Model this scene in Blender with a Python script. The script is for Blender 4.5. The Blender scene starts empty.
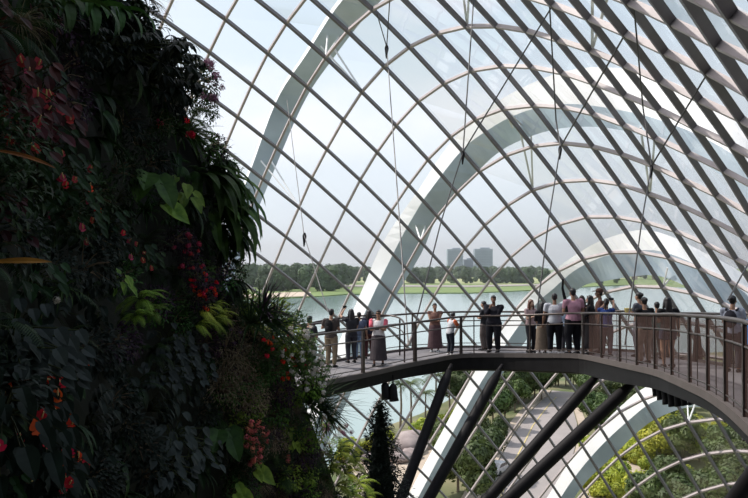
SHELL = '''-487 999 458 -471 978 509 -453 956 558 -433 931 605 -412 903 648 -390 874 688 -367 843 725 -342 810 757 -316 775 785 -290 739 808 -262 702 826 -233 663 838 -204 625 844 -175 585
844 -146 546 838 -118 507 827 -92 468 811 -67 430 792 -43 394 770 -22 358 747 -3 324 723 13 291 699 28 260 676 39 231 654 49 204 634 56 179 615 60 156 598 63 135 583 64 116 570
-445 1032 435 -429 1014 486 -412 993 535 -393 970 581 -373 945 625 -352 917 666 -330 887 704 -306 855 738 -282 822 768 -256 786 794 -230 750 814 -202 712 829 -174 673 838 -146 633
840 -118 593 836 -91 553 826 -66 513 811 -41 474 792 -19 436 771 1 398 747 19 362 723 35 327 699 48 294 676 60 263 654 68 233 633 74 206 614 79 180 597 80 157 582 81 136 568 -402
1063 410 -386 1047 460 -369 1028 509 -351 1007 555 -332 984 600 -311 958 641 -290 930 680 -267 899 715 -244 867 747 -220 833 775 -195 796 798 -168 759 816 -141 720 827 -114 680 831
-86 640 829 -60 600 820 -35 559 806 -12 518 788 9 479 766 28 439 743 45 401 719 60 365 695 73 329 672 83 296 650 91 264 629 96 234 610 99 206 593 100 181 578 99 157 564 -358 1092
384 -342 1078 433 -326 1061 481 -308 1042 527 -289 1021 571 -269 997 613 -248 970 652 -226 941 689 -204 910 722 -181 877 752 -157 842 778 -132 805 798 -105 766 812 -78 727 819 -51
687 818 -26 645 810 -1 604 796 21 563 778 41 522 757 59 481 735 75 441 711 88 403 687 100 366 664 109 330 642 116 296 622 120 264 603 122 234 586 122 206 571 121 180 558 -314 1119
356 -298 1107 404 -282 1093 451 -264 1075 497 -245 1056 541 -225 1033 583 -205 1009 622 -184 981 660 -163 952 694 -141 919 725 -118 885 753 -93 849 776 -67 811 793 -41 772 802 -14
732 802 12 691 795 35 649 782 57 607 764 76 565 744 92 523 721 107 482 698 119 442 675 130 403 653 138 365 631 143 329 611 147 295 593 148 263 576 147 232 562 144 204 548 -270 1145
327 -254 1135 374 -237 1122 420 -220 1106 465 -201 1089 508 -182 1068 550 -162 1045 590 -142 1019 627 -121 991 663 -100 960 695 -78 927 725 -54 892 750 -28 854 769 -1 816 780 25
776 782 51 735 775 74 693 763 95 650 746 113 607 725 128 565 704 142 522 681 153 481 659 162 440 637 169 401 617 173 363 597 175 327 580 175 292 563 173 260 549 169 230 536 -227
1169 297 -211 1161 342 -194 1149 386 -176 1136 431 -157 1119 474 -138 1100 515 -119 1079 555 -99 1054 593 -80 1027 629 -59 998 662 -37 966 693 -14 932 720 12 896 741 39 858 753 66
818 756 91 777 751 114 735 739 134 692 722 151 649 702 166 606 682 178 562 660 188 519 639 196 477 618 202 436 599 205 397 580 206 359 563 205 322 547 202 288 533 196 256 521 -185
1193 265 -168 1185 308 -150 1175 351 -132 1163 394 -114 1148 437 -95 1131 478 -76 1110 518 -57 1088 556 -38 1062 592 -18 1034 627 4 1003 659 27 970 687 52 934 709 79 897 722 106
858 727 131 817 722 154 776 711 174 733 695 190 689 676 204 645 656 216 601 636 225 557 615 232 514 596 236 472 577 238 431 559 238 391 543 236 353 528 231 316 515 225 282 503 -144
1215 232 -127 1209 273 -108 1200 315 -90 1189 356 -71 1175 398 -52 1159 439 -34 1140 478 -15 1119 517 4 1094 554 23 1067 589 45 1037 621 68 1005 650 93 971 673 119 934 688 146 896
693 172 856 689 194 814 679 213 771 664 229 728 646 242 683 627 253 639 608 262 594 589 268 550 570 271 507 552 272 464 535 271 423 519 268 383 505 262 345 493 254 309 482 -104
1238 198 -86 1232 237 -68 1224 277 -48 1214 317 -29 1201 357 -10 1186 398 8 1168 437 26 1147 476 45 1124 513 64 1098 549 85 1070 582 108 1038 611 133 1005 635 160 969 650 186 931
656 211 892 654 234 850 644 252 808 630 268 764 613 280 720 595 291 675 577 298 630 559 304 585 541 307 540 524 307 496 508 305 454 493 301 413 480 294 373 468 285 335 459 -66 1260
163 -47 1254 200 -28 1247 238 -9 1238 277 11 1226 316 30 1211 355 49 1194 395 67 1175 434 86 1152 471 105 1127 507 125 1099 540 148 1069 570 173 1036 594 199 1001 611 226 964 618
251 925 616 273 884 607 291 842 593 306 798 578 319 754 561 328 709 544 336 663 527 340 617 510 343 572 493 342 528 478 339 484 464 334 442 452 326 401 441 316 361 432 -29 1282 126
-10 1277 162 10 1270 199 29 1261 236 49 1249 274 69 1236 312 88 1219 351 107 1200 390 125 1178 427 144 1154 463 165 1127 497 187 1098 527 212 1066 552 238 1031 569 265 995 577 290
956 575 311 916 567 330 873 555 345 830 540 357 786 524 366 740 508 373 694 492 377 648 476 379 602 460 378 557 446 374 513 433 367 469 421 358 427 412 347 387 404 8 1305 88 27
1300 123 46 1293 159 66 1284 195 87 1273 232 107 1259 269 127 1243 307 146 1224 345 164 1203 383 184 1179 418 204 1153 452 226 1124 483 251 1092 508 277 1058 525 303 1022 533 328
984 533 349 944 526 368 902 514 383 859 500 394 815 486 404 769 470 410 723 455 414 677 440 414 631 425 413 585 412 408 539 400 400 495 389 390 452 381 378 410 374 43 1330 48 63
1324 82 82 1316 118 103 1307 153 123 1296 190 144 1282 226 164 1266 263 183 1247 301 202 1226 337 222 1203 373 242 1177 407 264 1148 437 289 1117 462 314 1083 480 340 1048 489 365
1010 489 386 970 483 405 929 473 420 886 460 432 841 446 441 796 431 447 750 417 450 703 402 450 657 389 447 610 376 441 564 365 433 519 356 422 475 348 408 433 342 78 1356 5 98
1349 39 118 1341 74 138 1331 110 159 1319 145 180 1305 182 200 1288 218 220 1270 255 239 1248 291 259 1225 327 279 1199 361 302 1170 391 326 1139 416 351 1106 433 377 1071 442 401
1033 444 423 994 439 441 952 430 456 909 418 468 865 405 477 820 392 482 774 378 485 727 364 484 680 352 481 633 340 474 587 330 465 541 321 452 497 314 437 454 310 112 1384 -42
132 1376 -7 153 1367 28 173 1356 63 194 1343 99 215 1328 135 235 1311 172 255 1291 208 275 1270 245 295 1246 280 315 1220 313 337 1191 343 361 1160 368 387 1127 385 412 1091 395
436 1054 398 458 1015 395 477 973 387 492 931 377 504 886 365 512 841 352 517 795 339 519 748 326 518 701 314 513 654 304 506 607 294 495 561 286 482 516 281 466 472 277 147 1416
-92 167 1406 -57 187 1395 -22 207 1382 14 228 1368 50 249 1352 87 269 1334 123 289 1313 160 309 1291 196 329 1267 231 350 1240 265 372 1211 295 396 1179 319 422 1146 337 447 1110
347 471 1073 351 493 1033 350 511 992 344 527 949 335 538 905 324 546 860 312 551 813 300 552 767 288 550 719 277 545 672 267 536 625 259 525 579 252 510 534 247 493 489 244 181
1451 -148 200 1438 -111 221 1425 -75 241 1411 -38 262 1394 -1 282 1377 36 303 1357 73 323 1336 110 343 1312 146 363 1287 181 384 1259 215 406 1229 245 430 1197 270 456 1164 288 482
1128 300 506 1090 305 527 1050 305 545 1008 301 560 965 293 571 921 284 579 876 273 583 829 262 584 782 251 581 735 241 574 688 232 565 641 224 552 594 218 537 548 214 518 504 212
215 1489 -208 234 1475 -170 254 1459 -132 274 1442 -94 295 1423 -56 315 1404 -18 336 1382 20 356 1359 57 376 1334 94 397 1307 130 418 1278 164 440 1248 194 465 1215 220 490 1180
239 515 1143 252 539 1105 258 560 1065 260 578 1023 258 592 979 252 603 935 244 610 889 235 614 843 225 613 796 215 609 748 205 602 701 197 592 654 190 578 607 185 561 561 182 542
516 181 249 1533 -274 268 1515 -234 288 1496 -194 308 1476 -154 328 1455 -114 348 1433 -74 368 1409 -35 389 1384 4 409 1357 41 430 1328 78 452 1298 112 475 1265 143 499 1231 169
524 1195 190 549 1158 204 572 1119 212 592 1078 216 609 1035 215 623 991 211 633 947 205 640 901 197 642 854 188 641 807 179 636 759 171 628 712 164 617 664 158 602 617 154 584 571
151 564 526 152 283 1583 -348 302 1561 -304 321 1538 -261 341 1514 -219 361 1490 -176 381 1465 -134 401 1438 -93 422 1410 -52 443 1381 -13 464 1350 25 486 1318 60 509 1284 92 533
1248 119 558 1211 140 582 1172 156 604 1131 167 623 1089 172 640 1046 173 653 1002 171 662 956 167 668 910 161 669 863 153 667 815 146 661 768 138 652 720 132 639 672 127 623 625
124 605 579 123 583 534 124 318 1640 -429 337 1613 -382 355 1585 -335 374 1558 -288 394 1529 -243 414 1500 -198 434 1470 -154 455 1439 -111 476 1407 -70 498 1374 -30 520 1339 7 544
1302 39 567 1265 68 591 1226 91 614 1185 109 635 1143 121 653 1100 129 669 1056 132 681 1011 132 689 964 130 694 917 125 695 870 119 691 822 113 684 774 107 674 726 102 660 678 98
643 631 96 623 585 96 600 540 98'''
import bpy, math, random
import numpy as np
from mathutils import Vector, Matrix, Quaternion
random.seed(7)
rnd = random.Random(11)
SC = bpy.context.scene
COL = SC.collection
H = 26.0
F = 800.0
TILT = math.atan(13/800.0)
CT, ST = math.cos(TILT), math.sin(TILT)

def pix(px, py, d):
    """point seen at photo position (px, py), d metres in front of the camera"""
    X = (px-374)/F*d; Y = (249-py)/F*d
    return Vector((X, d*CT-Y*ST, Y*CT+d*ST+H))
def gp(px, py, z=0.0):
    """point of the ground seen at a photo position"""
    v = pix(px, py, 1.0)-Vector((0, 0, H))
    t = (z-H)/v.z
    return Vector((v.x*t, v.y*t, z))
def proj(w):
    Yw = w[2]-H
    d = w[1]*CT+Yw*ST; Y = -w[1]*ST+Yw*CT
    return (374+F*w[0]/d, 249-F*Y/d, d)

# ------------------------------------------------------------------ materials
def new_mat(name):
    m = bpy.data.materials.new(name); m.use_nodes = True
    nt = m.node_tree; nt.nodes.clear()
    out = nt.nodes.new('ShaderNodeOutputMaterial')
    return m, nt, out
def col4(c): return (c[0], c[1], c[2], 1)
def mat(name, c, rough=.6, metal=0, var=.15, scale=3., spec=.5, c2=None, bump=0, rand=0, trans=0, hue=0):
    m, nt, out = new_mat(name)
    N, L = nt.nodes, nt.links
    b = N.new('ShaderNodeBsdfPrincipled')
    b.inputs['Roughness'].default_value = rough
    b.inputs['Metallic'].default_value = metal
    b.inputs['Specular IOR Level'].default_value = spec
    tc = N.new('ShaderNodeTexCoord')
    no = N.new('ShaderNodeTexNoise'); no.inputs['Scale'].default_value = scale; no.inputs['Detail'].default_value = 4
    L.new(tc.outputs['Object'], no.inputs['Vector'])
    ramp = N.new('ShaderNodeValToRGB')
    lo = c2 if c2 else [x*(1-var) for x in c]
    hi = c if c2 else [min(1, x*(1+var)) for x in c]
    ramp.color_ramp.elements[0].position = .35; ramp.color_ramp.elements[0].color = col4(lo)
    ramp.color_ramp.elements[1].position = .65; ramp.color_ramp.elements[1].color = col4(hi)
    L.new(no.outputs['Fac'], ramp.inputs['Fac'])
    src = ramp.outputs['Color']
    if rand or hue:
        oi = N.new('ShaderNodeObjectInfo')
        hs = N.new('ShaderNodeHueSaturation')
        mr = N.new('ShaderNodeMapRange'); mr.inputs['To Min'].default_value = 1-rand; mr.inputs['To Max'].default_value = 1+rand
        L.new(oi.outputs['Random'], mr.inputs['Value']); L.new(mr.outputs[0], hs.inputs['Value'])
        mh = N.new('ShaderNodeMapRange'); mh.inputs['To Min'].default_value = .5-hue; mh.inputs['To Max'].default_value = .5+hue
        mm = N.new('ShaderNodeMath'); mm.operation = 'FRACT'
        m7 = N.new('ShaderNodeMath'); m7.operation = 'MULTIPLY'; m7.inputs[1].default_value = 7.3
        L.new(oi.outputs['Random'], m7.inputs[0]); L.new(m7.outputs[0], mm.inputs[0]); L.new(mm.outputs[0], mh.inputs['Value'])
        L.new(mh.outputs[0], hs.inputs['Hue'])
        L.new(src, hs.inputs['Color']); src = hs.outputs['Color']
    L.new(src, b.inputs['Base Color'])
    if bump:
        bp = N.new('ShaderNodeBump'); bp.inputs['Strength'].default_value = bump
        L.new(no.outputs['Fac'], bp.inputs['Height']); L.new(bp.outputs[0], b.inputs['Normal'])
    if trans:
        tr = N.new('ShaderNodeBsdfTranslucent'); L.new(src, tr.inputs['Color'])
        mx = N.new('ShaderNodeMixShader'); mx.inputs[0].default_value = trans
        L.new(b.outputs[0], mx.inputs[1]); L.new(tr.outputs[0], mx.inputs[2]); L.new(mx.outputs[0], out.inputs[0])
    else:
        L.new(b.outputs[0], out.inputs[0])
    return m

def mat_glass():
    m, nt, out = new_mat('dome_glass'); N, L = nt.nodes, nt.links
    t = N.new('ShaderNodeBsdfTransparent'); t.inputs['Color'].default_value = (.95, .955, .965, 1)
    g = N.new('ShaderNodeBsdfGlossy'); g.inputs['Roughness'].default_value = .03
    fr = N.new('ShaderNodeFresnel'); fr.inputs['IOR'].default_value = 1.35
    mx = N.new('ShaderNodeMixShader')
    ml = N.new('ShaderNodeMath'); ml.operation = 'MULTIPLY'; ml.inputs[1].default_value = .22
    L.new(fr.outputs[0], ml.inputs[0]); L.new(ml.outputs[0], mx.inputs[0]); L.new(t.outputs[0], mx.inputs[1]); L.new(g.outputs[0], mx.inputs[2])
    L.new(mx.outputs[0], out.inputs[0])
    return m
def mat_mesh():
    m, nt, out = new_mat('woven_mesh'); N, L = nt.nodes, nt.links
    t = N.new('ShaderNodeBsdfTransparent')
    d = N.new('ShaderNodeBsdfDiffuse'); d.inputs['Color'].default_value = (.085, .055, .048, 1)
    mx = N.new('ShaderNodeMixShader'); mx.inputs[0].default_value = .42
    L.new(t.outputs[0], mx.inputs[1]); L.new(d.outputs[0], mx.inputs[2]); L.new(mx.outputs[0], out.inputs[0])
    return m

M = {}
M['glass'] = mat_glass()
M['steel'] = mat('taupe_steel_shaded', (.175, .16, .17), .5, .0, .08, 2, spec=.4)  # diagonals: same paint as the arches, darkened to carry their shaded sides
M['steel_sunlit'] = mat('taupe_steel_sunlit', (.42, .36, .35), .45, .0, .08, 2, spec=.4)  # arches: the diagonals' paint, lightened to carry the sun on them
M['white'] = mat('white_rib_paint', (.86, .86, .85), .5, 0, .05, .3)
M['ribface'] = mat('rib_inner_face', (.56, .66, .74), .35, 0, .0, .35, c2=(.40, .49, .57))  # inner face of each rib, mottled and bluer than the white faces
M['dark'] = mat('dark_paint', (.010, .009, .010), .6, .0, .2, 4, spec=.15)
M['rail'] = mat('brown_rail_steel', (.075, .058, .052), .35, .5, .15, 6)
M['deck'] = mat('deck_concrete', (.17, .158, .165), .75, 0, .12, 1.5, bump=.05)
M['kerb'] = mat('kerb_concrete', (.085, .07, .066), .7, 0, .1, 2)
M['cable'] = mat('cable_steel', (.07, .065, .065), .5, .2, .1, 3)
M['mesh'] = mat_mesh()

# ------------------------------------------------------------------ mesh helpers
class MB:
    def __init__(s): s.v = []; s.f = []; s.m = []
    def add(s, vs, fs, mi=0):
        o = len(s.v); s.v += [tuple(v) for v in vs]; s.f += [tuple(i+o for i in f) for f in fs]; s.m += [mi]*len(fs)
    def box(s, c, size, R=None, mi=0):
        c = Vector(c); vs = []
        for z in (-.5, .5):
            for y in (-.5, .5):
                for x in (-.5, .5):
                    p = Vector((x*size[0], y*size[1], z*size[2]))
                    if R: p = R @ p
                    vs.append(c+p)
        s.add(vs, [(0, 2, 3, 1), (4, 5, 7, 6), (0, 1, 5, 4), (2, 6, 7, 3), (0, 4, 6, 2), (1, 3, 7, 5)], mi)
    def sweep(s, pts, prof, mi=0, closed_ends=True):
        """pts: list of (point, side, up, scale); prof: list of (a, b)"""
        n = len(prof); vs = []
        for (p, sd, up, sc) in pts:
            for (a, b) in prof: vs.append(p+sd*(a*sc)+up*(b*sc))
        fs = []
        for i in range(len(pts)-1):
            for k in range(n):
                k2 = (k+1) % n
                fs.append((i*n+k, i*n+k2, (i+1)*n+k2, (i+1)*n+k))
        if closed_ends:
            fs.append(tuple(range(n-1, -1, -1))); fs.append(tuple((len(pts)-1)*n+k for k in range(n)))
        s.add(vs, fs, mi)
    def tube(s, pts, rad, n=8, mi=0, side=None, squash=1.0):
        pts = [Vector(p) for p in pts]
        if not isinstance(rad, (list, tuple)): rad = [rad]*len(pts)
        prof = [(math.cos(2*math.pi*k/n), math.sin(2*math.pi*k/n)) for k in range(n)]
        L = []
        prev = None
        for i, p in enumerate(pts):
            t = (pts[min(i+1, len(pts)-1)]-pts[max(i-1, 0)]).normalized()
            ref = Vector(side) if side is not None else (prev if prev else (Vector((0, 0, 1)) if abs(t.z) < .9 else Vector((1, 0, 0))))
            sd = (ref-t*ref.dot(t))
            if sd.length < 1e-4: sd = t.orthogonal()
            sd.normalize(); up = t.cross(sd).normalized(); prev = sd
            r = rad[i]
            if isinstance(r, (tuple, list)): L.append((p, sd*r[0], up*r[1], 1))
            else: L.append((p, sd*r, up*r*squash, 1))
        s.sweep(L, prof, mi)
    def ball(s, c, r, n=8, mi=0):
        c = Vector(c); r = Vector(r) if isinstance(r, (tuple, list)) else Vector((r, r, r))
        vs = [c+Vector((0, 0, r.z))]; R_ = n//2
        for i in range(1, R_):
            a = math.pi*i/R_
            for k in range(n):
                b = 2*math.pi*k/n
                vs.append(c+Vector((r.x*math.sin(a)*math.cos(b), r.y*math.sin(a)*math.sin(b), r.z*math.cos(a))))
        vs.append(c-Vector((0, 0, r.z))); fs = []
        for k in range(n): fs.append((0, 1+k, 1+(k+1) % n))
        for i in range(R_-2):
            for k in range(n):
                a = 1+i*n; fs.append((a+k, a+n+k, a+n+(k+1) % n, a+(k+1) % n))
        a = 1+(R_-2)*n
        for k in range(n): fs.append((a+k, len(vs)-1, a+(k+1) % n))
        s.add(vs, fs, mi)
    def mesh(s, name, mats, smooth=False):
        me = bpy.data.meshes.new(name); me.from_pydata(s.v, [], s.f)
        for m in (mats if isinstance(mats, list) else [mats]): me.materials.append(m)
        if max(s.m, default=0): me.polygons.foreach_set('material_index', s.m)
        if smooth: me.polygons.foreach_set('use_smooth', [True]*len(me.polygons))
        me.update(); return me
    def build(s, name, mats, parent=None, smooth=False):
        o = bpy.data.objects.new(name, s.mesh(name, mats, smooth)); COL.objects.link(o)
        if parent: o.parent = parent
        return o
def tag(o, label=None, cat=None, group=None, kind=None):
    if label: o['label'] = label
    if cat: o['category'] = cat
    if group: o['group'] = group
    if kind: o['kind'] = kind
    return o
def empty(name, loc=(0, 0, 0), rz=0):
    o = bpy.data.objects.new(name, None); COL.objects.link(o); o.location = loc; o.rotation_euler = (0, 0, rz); o.empty_display_size = .1
    return o
def copy_tree(o, parent=None):
    c = o.copy(); COL.objects.link(c)
    if parent: c.parent = parent
    for ch in list(o.children): copy_tree(ch, c)
    return c

# ------------------------------------------------------------------ camera, sky, sun
cam = bpy.data.cameras.new('camera'); camo = bpy.data.objects.new('camera', cam); COL.objects.link(camo)
camo.location = (0, 0, H); camo.rotation_euler = (math.pi/2+TILT, 0, 0)
cam.sensor_width = 36; cam.lens = F/748*36; cam.clip_end = 20000; cam.clip_start = .05
SC.camera = camo
SC.view_settings.view_transform = 'Standard'; SC.view_settings.look = 'None'
SC.view_settings.exposure = 0; SC.view_settings.gamma = 1; SC.view_settings.use_curve_mapping = False

SUN_AZ = math.radians(-70)     # to the left of the view
SUN_EL = math.radians(52)
sdir = Vector((math.sin(SUN_AZ)*math.cos(SUN_EL), math.cos(SUN_AZ)*math.cos(SUN_EL), math.sin(SUN_EL)))
sun = bpy.data.lights.new('sun', 'SUN'); sun.energy = 4.6; sun.angle = math.radians(1.5); sun.color = (1, .95, .88)
suno = bpy.data.objects.new('sun', sun); COL.objects.link(suno); suno.location = (-30, 60, 90)
suno.rotation_euler = (-sdir).to_track_quat('-Z', 'Y').to_euler()

w = bpy.data.worlds.new('sky'); SC.world = w; w.use_nodes = True
nt = w.node_tree; nt.nodes.clear(); N, L = nt.nodes, nt.links
wo = N.new('ShaderNodeOutputWorld'); bg = N.new('ShaderNodeBackground')
tc = N.new('ShaderNodeTexCoord'); sep = N.new('ShaderNodeSeparateXYZ'); L.new(tc.outputs['Generated'], sep.inputs[0])
ramp = N.new('ShaderNodeValToRGB')
els = ramp.color_ramp.elements
els[0].position = 0; els[0].color = (.76, .85, .93, 1)
els[1].position = 1; els[1].color = (.36, .55, .80, 1)
for p_, c_ in ((.06, (.76, .84, .91, 1)), (.16, (.78, .86, .93, 1)), (.38, (.62, .76, .90, 1))):
    e = els.new(p_); e.color = c_
L.new(sep.outputs['Z'], ramp.inputs['Fac'])
# clouds
mp = N.new('ShaderNodeMapping'); mp.inputs['Scale'].default_value = (1, 1, 2.2); mp.inputs['Location'].default_value = (2.3, .4, .2)
L.new(tc.outputs['Generated'], mp.inputs[0])
no = N.new('ShaderNodeTexNoise'); no.inputs['Scale'].default_value = 2.2; no.inputs['Detail'].default_value = 7; no.inputs['Roughness'].default_value = .55
L.new(mp.outputs[0], no.inputs['Vector'])
cr = N.new('ShaderNodeValToRGB'); cr.color_ramp.elements[0].position = .47; cr.color_ramp.elements[1].position = .66
L.new(no.outputs['Fac'], cr.inputs['Fac'])
# brightening towards the sun
dt = N.new('ShaderNodeVectorMath'); dt.operation = 'DOT_PRODUCT'; L.new(tc.outputs['Generated'], dt.inputs[0]); dt.inputs[1].default_value = tuple(sdir)
mr = N.new('ShaderNodeMapRange'); mr.inputs['From Min'].default_value = .45; mr.inputs['From Max'].default_value = .82; mr.interpolation_type = 'SMOOTHSTEP'
L.new(dt.outputs['Value'], mr.inputs['Value'])
mxa = N.new('ShaderNodeMath'); mxa.operation = 'MAXIMUM'
mlt = N.new('ShaderNodeMath'); mlt.operation = 'MULTIPLY'; mlt.inputs[1].default_value = .75
L.new(cr.outputs[0], mlt.inputs[0]); L.new(mlt.outputs[0], mxa.inputs[0]); L.new(mr.outputs[0], mxa.inputs[1])
# clouds and glow fade out at the horizon haze
mz = N.new('ShaderNodeMapRange'); mz.inputs['From Min'].default_value = .0; mz.inputs['From Max'].default_value = .2
L.new(sep.outputs['Z'], mz.inputs['Value'])
ml2 = N.new('ShaderNodeMath'); ml2.operation = 'MULTIPLY'; L.new(mxa.outputs[0], ml2.inputs[0]); L.new(mz.outputs[0], ml2.inputs[1])
mix = N.new('ShaderNodeMixRGB'); mix.inputs['Color2'].default_value = (1.03, 1.01, 1.07, 1)
L.new(ml2.outputs[0], mix.inputs[0]); L.new(ramp.outputs[0], mix.inputs['Color1'])
md = N.new('ShaderNodeMapRange'); md.inputs['From Min'].default_value = -.7; md.inputs['From Max'].default_value = .25; md.inputs['To Min'].default_value = .16; md.inputs['To Max'].default_value = 1.0; md.interpolation_type = 'SMOOTHSTEP'
L.new(dt.outputs['Value'], md.inputs['Value'])
vm = N.new('ShaderNodeVectorMath'); vm.operation = 'SCALE'; L.new(mix.outputs[0], vm.inputs[0]); L.new(md.outputs[0], vm.inputs['Scale'])
L.new(vm.outputs[0], bg.inputs['Color']); bg.inputs['Strength'].default_value = 1.19
L.new(bg.outputs[0], wo.inputs[0])

# ------------------------------------------------------------------ the glass dome (structure)
SH = np.array([int(x) for x in SHELL.split()], float).reshape(22, 29, 3)/20.0
A0, B0 = -12, -3
NB, NA = SH.shape[:2]
camp = np.array([0, 0, H])
def node(a, b): return Vector(SH[b-B0, a-A0])
NRM = np.zeros_like(SH)
for q in range(NB):
    for p in range(NA):
        ea = SH[q, min(p+1, NA-1)]-SH[q, max(p-1, 0)]; eb = SH[min(q+1, NB-1), p]-SH[max(q-1, 0), p]
        n = np.cross(ea, eb); n /= np.linalg.norm(n)
        if n @ (camp-SH[q, p]) < 0: n = -n
        NRM[q, p] = n
# projected lattice, for finding how far away the shell is behind a given direction
SHP = np.array([[proj(SH[q, p]) for p in range(NA)] for q in range(NB)]).reshape(-1, 3)
def shell_depth(px, py):
    d2 = (SHP[:, 0]-px)**2+(SHP[:, 1]-py)**2
    i = np.argsort(d2)[:5]; w_ = 1/(d2[i]+30)
    return float((SHP[i, 2]*w_).sum()/w_.sum())

dome = empty('ceiling', (10, 45, 0)); tag(dome, 'curved glass and steel gridshell dome with diamond panes around the walkway', kind='structure')
dome_off = Vector((-10, -45, 0))
def dbuild(mb, name, m, smooth=False):
    o = mb.build(name, m, dome, smooth); o.location = dome_off; return o
g = MB(); vs = [Vector(SH[q, p]) for q in range(NB) for p in range(NA)]
fs = [(q*NA+p, q*NA+p+1, (q+1)*NA+p+1, (q+1)*NA+p) for q in range(NB-1) for p in range(NA-1)]
g.add(vs, fs); dbuild(g, 'glazing', M['glass'])
def beam(cells, w_, d_, name, m):
    L_ = []
    for i, (q, p) in enumerate(cells):
        q0, p0 = cells[max(i-1, 0)]; q1, p1 = cells[min(i+1, len(cells)-1)]
        t = Vector(SH[q1, p1]-SH[q0, p0]).normalized(); n = Vector(NRM[q, p])
        s_ = t.cross(n).normalized(); n = s_.cross(t).normalized()
        if n.dot(Vector(NRM[q, p])) < 0: n = -n
        L_.append((Vector(SH[q, p]), s_, n, 1))
    mb = MB(); h = w_/2
    mb.sweep(L_, [(-h, -.03), (h, -.03), (h, d_), (-h, d_)])
    return dbuild(mb, name, m)
for p in range(NA): beam([(q, p) for q in range(NB)], .145, .20, 'diagonal_beam', M['steel'])
for q in range(NB): beam([(q, p) for p in range(NA)], .13, .17, 'arch_beam', M['steel_sunlit'])

# ------------------------------------------------------------------ white steel ribs outside the glass
RIBS = {}
def smooth_curve(P_, n=40):
    """resample a list of tuples evenly with a Catmull-Rom curve"""
    P_ = [np.array(p, float) for p in P_]; out = []
    seg = len(P_)-1
    for i in range(n+1):
        t = i/n*seg; k = min(int(t), seg-1); u = t-k
        p0 = P_[k-1] if k > 0 else 2*P_[0]-P_[1]; p1 = P_[k]; p2 = P_[k+1]; p3 = P_[k+2] if k+2 <= seg else 2*P_[-1]-P_[-2]
        out.append(.5*((2*p1)+(-p0+p2)*u+(2*p0-5*p1+4*p2-p3)*u*u+(-p0+3*p1-3*p2+p3)*u**3))
    return out
def rib(key, tr, off, back, label):
    """tr: rows outer x,y, mid x,y, inner x,y of the visible faces of the box section"""
    C_ = smooth_curve(tr, 60)
    mids = [(c[2], c[3]) for c in C_]
    dep = np.array([shell_depth(min(max(x, 120), 760), min(max(y, -20), 500)) for x, y in mids])
    k = np.linspace(-1, 1, len(dep)); dep = np.polyval(np.polyfit(k, dep, 3), k)+off
    mb = MB(); vs = []; RIBS[key] = []
    for c, d in zip(C_, dep):
        o_, m_, i_ = pix(c[0], c[1], d+back), pix(c[2], c[3], d), pix(c[4], c[5], d+.15)
        f_ = i_+(o_-m_)
        vs += [o_, m_, i_, f_]; RIBS[key].append((c[2], c[3], (m_+i_)/2))
    fs = []
    for i in range(len(C_)-1):
        for k_ in range(4): fs.append((i*4+k_, i*4+(k_+1) % 4, (i+1)*4+(k_+1) % 4, (i+1)*4+k_))
    fs += [(3, 2, 1, 0), tuple((len(C_)-1)*4+k_ for k_ in range(4))]
    mb.add(vs, fs)
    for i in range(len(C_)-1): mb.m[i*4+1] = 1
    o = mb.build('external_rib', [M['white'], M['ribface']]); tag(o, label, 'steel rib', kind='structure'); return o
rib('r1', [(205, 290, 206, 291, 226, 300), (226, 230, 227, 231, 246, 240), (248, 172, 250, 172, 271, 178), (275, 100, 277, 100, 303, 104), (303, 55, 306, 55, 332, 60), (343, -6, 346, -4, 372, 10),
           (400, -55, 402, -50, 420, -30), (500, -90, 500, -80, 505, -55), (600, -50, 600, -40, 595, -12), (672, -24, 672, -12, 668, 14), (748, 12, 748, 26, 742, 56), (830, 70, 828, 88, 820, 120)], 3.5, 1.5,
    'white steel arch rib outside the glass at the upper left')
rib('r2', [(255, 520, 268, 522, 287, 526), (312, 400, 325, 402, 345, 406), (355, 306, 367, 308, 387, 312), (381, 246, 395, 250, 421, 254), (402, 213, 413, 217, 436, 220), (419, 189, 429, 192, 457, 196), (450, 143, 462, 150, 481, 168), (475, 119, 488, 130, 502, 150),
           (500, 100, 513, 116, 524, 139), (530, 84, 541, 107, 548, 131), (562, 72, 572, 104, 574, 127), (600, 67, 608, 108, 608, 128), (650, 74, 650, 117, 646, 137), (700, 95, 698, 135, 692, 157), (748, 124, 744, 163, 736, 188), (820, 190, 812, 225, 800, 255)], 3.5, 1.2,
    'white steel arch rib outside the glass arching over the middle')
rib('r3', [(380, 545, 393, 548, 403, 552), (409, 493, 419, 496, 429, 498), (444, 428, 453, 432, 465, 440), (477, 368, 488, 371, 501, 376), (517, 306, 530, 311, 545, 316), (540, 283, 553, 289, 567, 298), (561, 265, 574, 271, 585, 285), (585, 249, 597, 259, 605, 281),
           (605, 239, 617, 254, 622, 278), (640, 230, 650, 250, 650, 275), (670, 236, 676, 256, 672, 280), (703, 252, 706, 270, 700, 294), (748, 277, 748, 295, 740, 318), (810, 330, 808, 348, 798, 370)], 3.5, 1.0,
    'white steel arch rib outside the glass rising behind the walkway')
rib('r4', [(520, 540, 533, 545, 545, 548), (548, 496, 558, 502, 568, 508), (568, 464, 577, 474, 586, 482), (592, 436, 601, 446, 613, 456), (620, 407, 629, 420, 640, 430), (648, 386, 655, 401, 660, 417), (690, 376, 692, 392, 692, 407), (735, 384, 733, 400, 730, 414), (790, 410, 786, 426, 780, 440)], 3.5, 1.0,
    'white steel arch rib outside the glass lowest at the right')
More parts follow.
